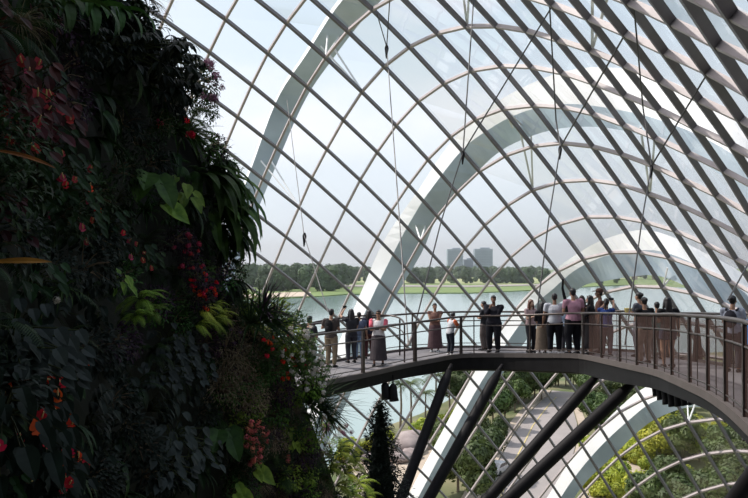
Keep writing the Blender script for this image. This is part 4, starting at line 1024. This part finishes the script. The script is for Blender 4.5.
CL = {'pinkfl': clus(1, G_['pinkfl'], 60, .085, .028), 'mauvefl': clus(2, G_['mauvefl'], 46, .07, .022), 'whitefl': clus(3, G_['whitefl'], 30, .05, .022), 'redfl': clus(4, G_['redfl'], 18, .05, .03), 'pinkred': clus(5, G_['pinkred'], 22, .05, .03), 'purple': clus(6, leafmat('petal_violet', (.20, .10, .30)), 30, .06, .02)}
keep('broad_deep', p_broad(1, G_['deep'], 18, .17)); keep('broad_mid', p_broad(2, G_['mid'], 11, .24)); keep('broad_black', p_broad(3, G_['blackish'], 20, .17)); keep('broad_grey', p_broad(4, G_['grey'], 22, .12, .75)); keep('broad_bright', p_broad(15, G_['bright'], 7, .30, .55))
keep('broad_red', p_broad(25, G_['red'], 14, .14, .6, 'oval'))
keep('fern_deep', p_fern(5, G_['deep'])); keep('fern_mid', p_fern(6, G_['mid'])); keep('fern_lime', p_fern(7, G_['lime'], 9, .42)); keep('fern_bright', p_fern(17, G_['bright'], 10, .45))
keep('brom_red', p_strap(8, G_['red'], 26, .34, .05, 1.0)); keep('brom_green', p_strap(9, G_['mid'], 26, .42, .045, 1.2)); keep('grass_deep', p_strap(10, G_['deep'], 60, .55, .012, 1.8)); keep('grass_straw', p_strap(11, G_['straw'], 60, .38, .008, 1.6)); keep('spiky', p_strap(12, G_['deep'], 46, .75, .04, .35, 'spike', (-.4, 1.4), 1.9)); keep('spiky_red', p_strap(13, G_['purple'], 40, .6, .045, .5, 'spike', (-.2, 1.4), 1.9))
keep('hang_deep', p_hang(14, G_['deep'])); keep('hang_mid', p_hang(16, G_['mid'], 8, .6, .12))
keep('shrub_deep', p_shrub(18, G_['deep'])); keep('shrub_mid', p_shrub(19, G_['mid'])); keep('shrub_bright', p_shrub(20, G_['bright'], 200)); keep('shrub_purple', p_shrub(21, G_['purple'], 260, .34, .06)); keep('shrub_straw', p_shrub(22, G_['straw'], 300, .36, .045, .3)); keep('shrub_black', p_shrub(23, G_['blackish'], 240, .42, .10)); keep('schef', p_schef(24, G_['blackish'])); keep('schef_mid', p_schef(26, G_['deep'], 26, .4))
keep('ear', p_broad(27, G_['mid'], 5, .46, .72)); keep('ear_bright', p_broad(28, G_['bright'], 4, .42, .62)); keep('tongue', p_hang(29, G_['mid'], 7, .95, .16))
INFO = {'broad_deep': ('broadleaf_plant', 'dark green heart-leaved climber'), 'broad_mid': ('broadleaf_plant', 'mid green heart-leaved plant'), 'broad_black': ('broadleaf_plant', 'nearly black large-leaved plant'), 'broad_grey': ('ivy', 'grey-green ivy-like creeper'), 'broad_bright': ('broadleaf_plant', 'bright green broad-leaved plant'), 'broad_red': ('coleus', 'small dark red-leaved plant'),
 'fern_deep': ('fern', 'dark feathery fern'), 'fern_mid': ('fern', 'green feathery fern'), 'fern_lime': ('fern', 'yellow-green sunlit fern'), 'fern_bright': ('fern', 'light green fern'), 'brom_red': ('bromeliad', 'dark red strap-leaved bromeliad'), 'brom_green': ('bromeliad', 'green strap-leaved bromeliad'), 'grass_deep': ('sedge', 'fine dark drooping grass tuft'), 'grass_straw': ('sedge', 'dry straw-coloured grass tuft'),
 'spiky': ('spiky_plant', 'dark plant with stiff pointed leaves'), 'spiky_red': ('spiky_plant', 'purple plant with stiff pointed leaves'), 'hang_deep': ('tongue_fern', 'dark tongue-leaved hanging fern'), 'hang_mid': ('tongue_fern', 'green tongue-leaved hanging fern'), 'shrub_deep': ('shrub', 'dark small-leaved shrub'), 'shrub_mid': ('shrub', 'green small-leaved shrub'), 'shrub_bright': ('shrub', 'light green small-leaved shrub'),
 'shrub_purple': ('shrub', 'purple small-leaved shrub'), 'shrub_straw': ('shrub', 'dry brownish fine-leaved shrub'), 'shrub_black': ('shrub', 'very dark dense shrub'), 'schef': ('umbrella_shrub', 'very dark whorl-leaved shrub'), 'schef_mid': ('umbrella_shrub', 'dark green shrub with whorled leaflets'), 'ear': ('elephant_ear', 'green elephant-ear plant'), 'ear_bright': ('elephant_ear', 'bright elephant-ear plant'), 'tongue': ('tongue_fern', 'long-leaved hanging plant')}
def zw(u): return max(2.2, 6+u*.0288)
EDGE = [(-60, 160), (0, 140), (14, 148), (40, 158), (60, 172), (90, 194), (125, 208), (150, 225), (170, 238), (215, 246), (240, 240), (290, 243), (305, 262), (325, 292), (350, 306), (385, 320), (410, 330), (440, 341), (470, 352), (498, 362), (700, 420)]
def edge(v):
    for i in range(len(EDGE)-1):
        if EDGE[i][0] <= v <= EDGE[i+1][0]:
            t = (v-EDGE[i][0])/(EDGE[i+1][0]-EDGE[i][0]); return EDGE[i][1]*(1-t)+EDGE[i+1][1]*t
    return EDGE[0][1] if v < EDGE[0][0] else EDGE[-1][1]
# the solid mass under the plants
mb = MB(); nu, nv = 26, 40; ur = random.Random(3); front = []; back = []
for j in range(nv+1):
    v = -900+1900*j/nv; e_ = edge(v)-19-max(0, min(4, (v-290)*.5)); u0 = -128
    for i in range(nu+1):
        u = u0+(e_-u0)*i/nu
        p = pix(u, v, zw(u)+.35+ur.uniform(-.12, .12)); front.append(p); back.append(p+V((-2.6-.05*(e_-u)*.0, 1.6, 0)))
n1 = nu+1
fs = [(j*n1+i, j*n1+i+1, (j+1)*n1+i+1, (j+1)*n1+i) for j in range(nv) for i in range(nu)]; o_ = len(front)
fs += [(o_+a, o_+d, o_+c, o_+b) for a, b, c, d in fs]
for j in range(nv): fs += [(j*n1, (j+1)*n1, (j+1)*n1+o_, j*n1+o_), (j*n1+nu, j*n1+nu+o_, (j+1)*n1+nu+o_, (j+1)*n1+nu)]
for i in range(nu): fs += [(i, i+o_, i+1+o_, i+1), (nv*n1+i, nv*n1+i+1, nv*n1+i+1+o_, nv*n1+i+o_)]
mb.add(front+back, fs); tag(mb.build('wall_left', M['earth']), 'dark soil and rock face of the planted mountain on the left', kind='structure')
# unseen rest of the mountain behind the viewpoint, raised to block sky light
mb = MB(); P_ = [(-1.75, 2.4), (-2.4, .5), (-2.6, -2), (-1.5, -4.5), (2, -6.5), (7, -7.5), (13, -6.5)]
ns = 9; vs = []
for k in range(ns+1):
    z = H-14+34*k/ns; bulge = 2.2*math.sin(math.pi*k/ns)
    for (x, y) in P_: vs.append(V((x, y+min(0, y)*.04*bulge, z))+V((ur.uniform(-.3, .3), ur.uniform(-.3, .3), 0)))
for k in range(ns+1):
    z = H-14+34*k/ns
    for (x, y) in P_: vs.append(V((x-5+(x+3)*.2, y-4, z)))
m_ = len(P_); o_ = m_*(ns+1); fs = []
for k in range(ns):
    for i in range(m_-1):
        a_ = k*m_+i; fs += [(a_, a_+m_, a_+m_+1, a_+1), (o_+a_, o_+a_+1, o_+a_+m_+1, o_+a_+m_)]
    fs += [(k*m_, o_+k*m_, o_+(k+1)*m_, (k+1)*m_), (k*m_+m_-1, (k+1)*m_+m_-1, o_+(k+1)*m_+m_-1, o_+k*m_+m_-1)]
for i in range(m_-1): fs += [(i, i+1, o_+i+1, o_+i), (ns*m_+i, o_+ns*m_+i, o_+ns*m_+i+1, ns*m_+i+1)]
mb.add(vs, fs); tag(mb.build('wall_back', M['earth']), 'unseen dark mountain mass behind the viewpoint, added for shade', kind='structure')

pr = random.Random(21)
def plant(kind, u, v, s_=1.0, label=None, group=None, yaw=None, out=0.0, name=None, cat=None, flowers=None, roll=0.0, d=None):
    nm, desc = INFO[kind]
    p = pix(u, v, (zw(u) if d is None else d)-out)
    yw = pr.gauss(-130, 28) if yaw is None else yaw          # heading of +Y about Z: -90 = right, 180 = towards the camera
    e_ = empty(name or nm, p); e_.rotation_euler = (0, roll, math.radians(yw)); e_.scale = (s_, s_, s_)
    tag(e_, label or desc, cat or nm.replace('_', ' '), group)
    for n_, me in PK[kind]:
        o = bpy.data.objects.new(n_, me); COL.objects.link(o); o.parent = e_
    if flowers:
        kd, n_, R_ = flowers
        for q in range(n_):
            dv = dirv(pr.uniform(-1.1, 1.1), pr.uniform(-.7, 1.0))*R_*pr.uniform(.8, 1.15)
            if kd.startswith('sp:'):
                a_, b_ = FL[kd[3:]]; o = bpy.data.objects.new('flower', a_[1]); COL.objects.link(o); o.parent = e_; o.location = dv; o.rotation_euler = (pr.uniform(-.5, .4), pr.uniform(-.5, .5), pr.uniform(-.6, .6))
                b2 = bpy.data.objects.new('spadix', b_[1]); COL.objects.link(b2); b2.parent = o
                mb = MB(); mb.tube([V((0, 0, 0)), dv*.5+V((0, 0, .04)), dv], [.005, .004, .003], 4); mb.build('flower_stalk', G_['stem'], e_)
            else:
                o = bpy.data.objects.new('flower_cluster', CL[kd]); COL.objects.link(o); o.parent = e_; o.location = dv+V((0, .04, 0)); o.rotation_euler = (pr.random()*3, pr.random()*3, 0); k_ = pr.uniform(.8, 1.25); o.scale = (k_,)*3
    return e_
def where(u, v):
    r_ = 'top' if v < 110 else ('upper middle' if v < 235 else ('lower middle' if v < 350 else 'bottom'))
    c_ = 'far left' if u < 70 else ('centre-left' if u < 150 else 'outer edge')
    return '%s of the plant wall, %s' % (r_, c_)
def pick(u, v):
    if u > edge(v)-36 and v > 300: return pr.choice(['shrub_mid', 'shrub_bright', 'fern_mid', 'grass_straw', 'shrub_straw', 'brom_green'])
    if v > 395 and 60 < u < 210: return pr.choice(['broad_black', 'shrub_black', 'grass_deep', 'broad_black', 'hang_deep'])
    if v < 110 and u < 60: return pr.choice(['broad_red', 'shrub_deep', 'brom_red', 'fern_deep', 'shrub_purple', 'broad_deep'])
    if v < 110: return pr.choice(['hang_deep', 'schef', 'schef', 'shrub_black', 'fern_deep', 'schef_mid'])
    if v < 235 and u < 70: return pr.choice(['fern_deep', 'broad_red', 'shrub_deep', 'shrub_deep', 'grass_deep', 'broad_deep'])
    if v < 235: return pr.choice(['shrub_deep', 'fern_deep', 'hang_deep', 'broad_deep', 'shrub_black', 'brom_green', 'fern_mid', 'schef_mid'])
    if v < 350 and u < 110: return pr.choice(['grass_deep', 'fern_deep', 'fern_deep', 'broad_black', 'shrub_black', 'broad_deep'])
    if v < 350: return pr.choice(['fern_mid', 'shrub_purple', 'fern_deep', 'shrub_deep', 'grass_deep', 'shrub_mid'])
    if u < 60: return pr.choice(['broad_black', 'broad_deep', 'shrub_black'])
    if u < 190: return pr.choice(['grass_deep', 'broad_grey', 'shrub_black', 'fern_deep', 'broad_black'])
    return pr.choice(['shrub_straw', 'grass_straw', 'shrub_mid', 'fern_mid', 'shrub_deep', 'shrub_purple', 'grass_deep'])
v = -30
while v < 535:
    u = -12
    while u < edge(v)-6:
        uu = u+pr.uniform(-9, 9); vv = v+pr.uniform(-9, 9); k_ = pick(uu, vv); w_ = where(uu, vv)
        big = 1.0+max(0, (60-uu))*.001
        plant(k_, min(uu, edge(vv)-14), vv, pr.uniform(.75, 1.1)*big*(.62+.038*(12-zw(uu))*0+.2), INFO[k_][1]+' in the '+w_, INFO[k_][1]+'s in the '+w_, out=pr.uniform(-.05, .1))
        u += 17+11*(6/zw(max(0, u)))*1.6
    v += 25
v = 300
while v < 520:
    u = 225
    while u < edge(v)-4:
        uu = u+pr.uniform(-6, 6); vv = v+pr.uniform(-6, 6); k_ = pick(uu, vv) if pr.random() < .4 else pr.choice(['shrub_mid', 'shrub_straw', 'grass_straw', 'shrub_bright', 'fern_mid', 'grass_deep'])
        plant(k_, min(uu, edge(vv)-3), vv, pr.uniform(.7, .95), INFO[k_][1]+' on the lower bulge of the plant wall', INFO[k_][1]+'s on the lower bulge', out=pr.uniform(.1, .35), yaw=pr.gauss(-115, 25))
        u += 16
    v += 16
for v in range(150, 330, 11):
    for du in (13, 26):
        k_ = pr.choice(['shrub_deep', 'shrub_mid', 'fern_mid', 'hang_deep', 'shrub_purple', 'schef_mid'])
        plant(k_, edge(v)-du+pr.uniform(-3, 3), v, pr.uniform(.55, .8), INFO[k_][1]+' at the skyline edge above the walkway end', INFO[k_][1]+'s at the skyline edge', out=.1, yaw=-100)
# --- plants that stand out
def nb_(u, v): return None
plant('schef', 128, 55, 1.35, 'big dark umbrella-leaved shrub in the upper part of the plant wall', out=.3)
plant('schef', 150, 82, 1.2, 'second big dark umbrella-leaved shrub just above the mauve blossoms', out=.3)
plant('schef', 172, 62, .8, 'dark whorl-leaved shrub bulging against the sky at the upper edge', out=.2, yaw=-95)
plant('hang_mid', 78, 6, 1.15, 'green ribbed leaves hanging at the top of the wall, right of two', out=.5, yaw=-150)
plant('hang_mid', 52, 2, 1.1, 'green ribbed leaves hanging at the top of the wall, left of two', out=.5, yaw=-150)
plant('hang_mid', 108, 10, .95, 'green leaves hanging at the top right beside the dark umbrella shrub', out=.3, yaw=-150)
plant('schef_mid', 130, 24, .7, 'light-catching green leaf whorls at the top of the wall', out=.5)
plant('grass_straw', 150, 0, 1.0, 'arching yellowish blades at the very top edge against the glass', yaw=-95)
plant('grass_straw', 20, 25, .9, 'pale dry twiggy plant at the top left corner', out=.5)
e_ = plant('shrub_deep', 192, 84, .95, 'leafy shrub with mauve drooping blossoms against the sky', name='flowering_shrub', cat='flowering shrub', flowers=('mauvefl', 14, .40), yaw=-85, out=.1)
for x, y in ((180, 70), (186, 100), (200, 110)): plant('shrub_deep', x, y, .7, 'dark leafy shrub around the mauve blossoms at the skyline', 'shrubs around the mauve blossoms', yaw=-85)
plant('brom_green', 186, 138, 1.4, 'strappy plant with upturned leaves against the glass below the mauve blossoms', yaw=-95, out=.1)
plant('brom_green', 176, 132, 1.1, 'strap-leaved bromeliad beside a small red flower', flowers=('redfl', 2, .2), yaw=-120, out=.2)
plant('shrub_mid', 158, 125, .6, 'small green shrub with rose flowers beside the strap leaves', flowers=('pinkred', 3, .2), out=.3)
for i, (x, y, s_, yw) in enumerate(((208, 170, .95, -95), (218, 180, 1.0, -100), (226, 200, .95, -110), (214, 208, 1.1, -110), (202, 178, 1.0, -120), (230, 214, .75, -110), (222, 228, .9, -110))):
    plant('tongue', x, y, s_, 'long dark blade leaves hanging at the bulging right edge of the wall', 'blade-leaved plants at the right edge', yaw=yw, out=.15)
for i, (x, y) in enumerate(((243, 226), (240, 240), (236, 252))): plant('spiky_red', x, y, .65, 'purplish spiky rosette sticking out at the right edge above the lake', 'purplish rosettes at the right edge', yaw=-80)
plant('ear', 150, 186, .8, 'green elephant-ear leaves in the middle of the wall', out=.5, yaw=-150)
plant('ear_bright', 158, 206, .7, 'smaller light green elephant-ear leaves just below the large green ones', out=.6, yaw=-150)
plant('broad_bright', 184, 192, .8, 'bright green pointed leaves right of the elephant ears', out=.4, yaw=-140)
for i, (x, y, n_, s_) in enumerate(((62, 195, 4, 1.0), (72, 215, 3, 1.0), (82, 232, 3, .9), (104, 226, 3, .9), (134, 258, 4, .9), (146, 264, 2, .8), (28, 168, 4, .9), (55, 172, 3, .9), (72, 178, 2, .9))):
    plant('broad_deep', x, y, s_*.8, 'dark-leaved plant with scattered red waxy flowers in the middle of the wall', 'red-flowered plants in the middle of the wall', name='anthurium', cat='anthurium', flowers=('sp:pinkred' if i % 3 else 'sp:redfl', n_, .30), out=.45, yaw=-150)
for i, (x, y, n_, s_) in enumerate(((18, 92, 5, 1.0), (38, 108, 5, 1.0), (22, 122, 4, 1.0), (46, 128, 4, .9), (12, 140, 3, .9))):
    plant('broad_red', x, y, s_, 'reddish plant with rose waxy flowers at the upper left', 'rose-flowered plants at the upper left', name='anthurium', cat='anthurium', flowers=('sp:pinkred', n_, .26), out=.4, yaw=-150)
for i, (x, y, n_, s_) in enumerate(((58, 362, 3, 1.0), (44, 378, 3, 1.0), (36, 396, 4, 1.1), (46, 410, 3, 1.0), (32, 426, 3, 1.1), (56, 446, 3, 1.15), (48, 470, 3, 1.1), (64, 472, 2, 1.1), (2, 414, 2, 1.2), (38, 442, 2, 1.0), (58, 458, 3, 1.0), (28, 405, 2, 1.0))):
    plant('broad_black', x, y, s_*.95, 'plant with vivid red waxy flowers glowing in the dark lower left of the wall', 'vivid red-flowered plants at the lower left', name='anthurium', cat='anthurium', flowers=('sp:redfl', n_+3, .26), out=.9, yaw=-160)
for x, y in ((10, 345), (24, 352), (36, 345), (8, 365), (30, 368)): plant('broad_grey', x, y, 1.3, 'dull grey-green rounded leaves at the lower far left', 'grey-green rounded leaves at the lower left', out=.4, yaw=-150)
for x, y in ((165, 345), (180, 352), (172, 365), (188, 372), (160, 375)): plant('broad_grey', x, y, 1.1, 'grey-green ivy-like leaves left of the dry brown shrubs', 'grey-green creepers by the dry shrubs', out=.25, yaw=-140)
mb = MB(); leaf(mb, V((0, 0, 0)), V((1, .3, .1)), V((0, -1, .6)), .34, .05, .3, 'strap', 6); o = mb.build('orange_leaf', G_['orange']); o.location = pix(-4, 262, 5.2); tag(o, 'single orange leaf at the far left edge, middle height', 'leaf')
mb = MB(); leaf(mb, V((0, 0, 0)), V((1, .2, -.1)), V((0, -1, .6)), .36, .035, .6, 'strap', 6); o = mb.build('orange_leaf', G_['orange']); o.location = pix(0, 151, 5.2); tag(o, 'thin yellow-orange leaf at the upper far left', 'leaf')
for x, y, n_ in ((186, 262, 6), (193, 278, 8), (203, 290, 9), (196, 300, 8), (184, 248, 4), (176, 240, 4)):
    plant('shrub_purple', x, y, .62, 'purple-leaved plant with bright red blossom clusters right of centre', 'red-blossomed purple plants', flowers=('redfl' if n_ > 6 else 'pinkred', n_, .32), out=.55, yaw=-135)
for x, y, s_ in ((140, 300, .85), (150, 312, .7), (136, 316, .6)): plant('fern_bright', x, y, s_, 'light green fern fronds in the lower middle of the wall', 'light ferns in the lower middle', out=.5, yaw=-140)
for x, y, s_ in ((200, 312, .95), (210, 322, .9), (196, 326, .8), (218, 315, .8), (214, 305, .6)): plant('fern_lime', x, y, s_, 'golden green fern below the red blossom clusters', 'golden ferns below the red blossoms', out=.6, yaw=-130)
plant('broad_bright', 118, 280, .5, 'small pale leaf cluster in the dark middle of the wall', out=.6); plant('brom_green', 62, 290, .7, 'pale upright lily-like leaves in the dark left middle', out=.7, flowers=('whitefl', 2, .25))
for x, y, s_ in ((262, 322, 1.15), (276, 326, 1.0), (250, 324, .9)): plant('spiky', x, y, s_, 'dark spiky rosette standing out against the lake beside the walkway end', 'spiky rosettes against the lake', yaw=-100, out=1.3, roll=.1)
plant('spiky_red', 264, 312, 1.1, 'reddish purple spiky rosette highest against the lake', yaw=-100, out=1.2)
for x, y in ((268, 345), (282, 350), (258, 358), (290, 365), (272, 370)): plant('shrub_mid', x, y, .8, 'green shrub dotted with small red flowers below the spiky rosettes', 'red-dotted shrubs below the rosettes', flowers=('redfl', 4, .34), yaw=-130, out=.6)
for x, y, n_ in ((298, 344, 7), (305, 356, 8), (294, 362, 6), (311, 372, 6), (290, 347, 5), (304, 386, 5), (284, 340, 4)): plant('shrub_mid' if n_ > 5 else 'shrub_bright', x, y, .85, 'leafy shrub with white flower heads in front of the walkway end', 'white-flowered shrubs by the walkway', name='flowering_shrub', cat='flowering shrub', flowers=('whitefl', n_+2, .40), yaw=-145, out=.9)
for x, y in ((225, 350), (236, 362), (222, 372), (240, 385), (232, 398), (248, 400), (216, 388)): plant('shrub_straw', x, y, .95, 'fine dry-looking brownish shrub in the lower middle', 'dry shrubs in the lower middle', out=.5, yaw=-130)
for x, y in ((228, 336), (232, 380)): plant('shrub_purple', x, y, .6, 'shrub dotted with violet flowers in the lower middle', 'violet-flowered shrubs', flowers=('purple', 4, .28), out=.3)
for x, y, s_, yw in ((318, 400, 1.25, -90), (322, 412, 1.15, -85), (310, 405, 1.0, -110)): plant('spiky', x, y, s_, 'fan of long stiff pointed leaves below the walkway end', 'fans of stiff leaves below the walkway', yaw=yw-15, out=.8)
for i, (x, y, s_, yw) in enumerate(((305, 392, .9, -110), (328, 420, .7, -80))): plant('brom_green', x, y, s_*1.4, 'pale-edged strappy plant among the stiff pointed fans', 'strappy plants among the fans', yaw=yw-15, out=.9)
for x, y, n_ in ((250, 428, 6), (258, 440, 7), (244, 444, 7), (252, 455, 5)): plant('shrub_deep', x, y, .55, 'mass of coral pink blossom clusters near the bottom', 'coral pink blossoms near the bottom', name='flowering_shrub', cat='flowering shrub', flowers=('pinkfl', n_+3, .30), yaw=-145, out=.9)
plant('shrub_deep', 282, 458, .5, 'small spray of coral blossoms right of the main mass', name='flowering_shrub', cat='flowering shrub', flowers=('pinkfl', 4, .25), yaw=-120, out=.4)
plant('ear', 222, 436, .8, 'large green leaf left of the coral blossoms', out=.7, yaw=-160); plant('ear_bright', 250, 470, .7, 'large bright green leaf below the coral blossoms', out=.7, yaw=-150); plant('ear_bright', 232, 492, .65, 'large pale green leaf at the bottom edge below the coral blossoms', out=.8, yaw=-160)
for x, y in ((286, 428), (292, 442), (280, 418)): plant('broad_bright', x, y, .45, 'small bright green leaves right of the coral blossoms', 'bright leaves right of the coral blossoms', out=.4)
for x, y, s_ in ((338, 452, 1.0), (350, 462, .95), (344, 474, 1.0), (358, 484, 1.0), (336, 486, 1.0), (352, 494, .9), (330, 468, .9), (366, 496, .8)): plant('fern_lime', x, y, s_*1.15, 'sunlit yellow-green fern at the foot of the wall beside the conifer', 'sunlit ferns beside the conifer', out=.7, yaw=-120)
for x, y in ((300, 448), (310, 462), (296, 470), (312, 484), (300, 492)): plant('grass_deep', x, y, .95, 'dark fine grasses left of the sunlit ferns', 'dark grasses by the sunlit ferns', out=.25)
for x, y in ((322, 430), (334, 436), (310, 436), (338, 428)): plant('grass_straw', x, y, .85, 'tangle of pinkish dry stems below the stiff fans', 'dry stems below the fans', out=.25, flowers=('mauvefl', 2, .25))
for x, y in ((172, 440), (190, 455), (160, 470)): plant('broad_grey', x, y, 1.4, 'large dim leaf in the darkest lower part of the wall', 'dim leaves in the darkest lower part', out=.5)

# ------------------------------------------------------------------ conifer in front of the glass
c0 = pix(380, 540, 20.5); top = pix(378, 398, 20.5); hh = (top-c0).length
e_ = empty('conifer', c0); tag(e_, 'dark narrow conical conifer standing left of the struts', 'conifer tree')
mb = MB(); mb.tube([(0, 0, -.4), (-.02, 0, hh*.5), (0, 0, hh*.98)], [.06, .04, .01], 7); mb.build('trunk', M['bark'], e_)
mb = MB(); r = random.Random(9)
mb.tube([(0, 0, hh*u) for u in (.02, .2, .4, .6, .8, .93)], [.5*(1-u)**.8 for u in (.02, .2, .4, .6, .8, .93)], 12)
for k in range(330):
    u = k/330; z = hh*(.04+.93*u); R_ = (1.0*(1-u)**.8+.03)*r.uniform(.8, 1.12); a_ = k*2.4
    d = V((math.cos(a_), math.sin(a_), -.05)); b_ = d*R_+V((0, 0, z))
    for q in range(int(10+24*(1-u))):
        t = r.uniform(.25, 1.05); p = V((0, 0, z)).lerp(b_, t)+V((r.gauss(0, .05), r.gauss(0, .05), r.gauss(0, .04)))
        leaf(mb, p, d+V((r.gauss(0, .7), r.gauss(0, .7), r.gauss(.3, .4))), V((0, 0, 1)), r.uniform(.09, .17), .05, .3, 'oval', 2, .1)
mb.build('foliage', G_['blackish'], e_)
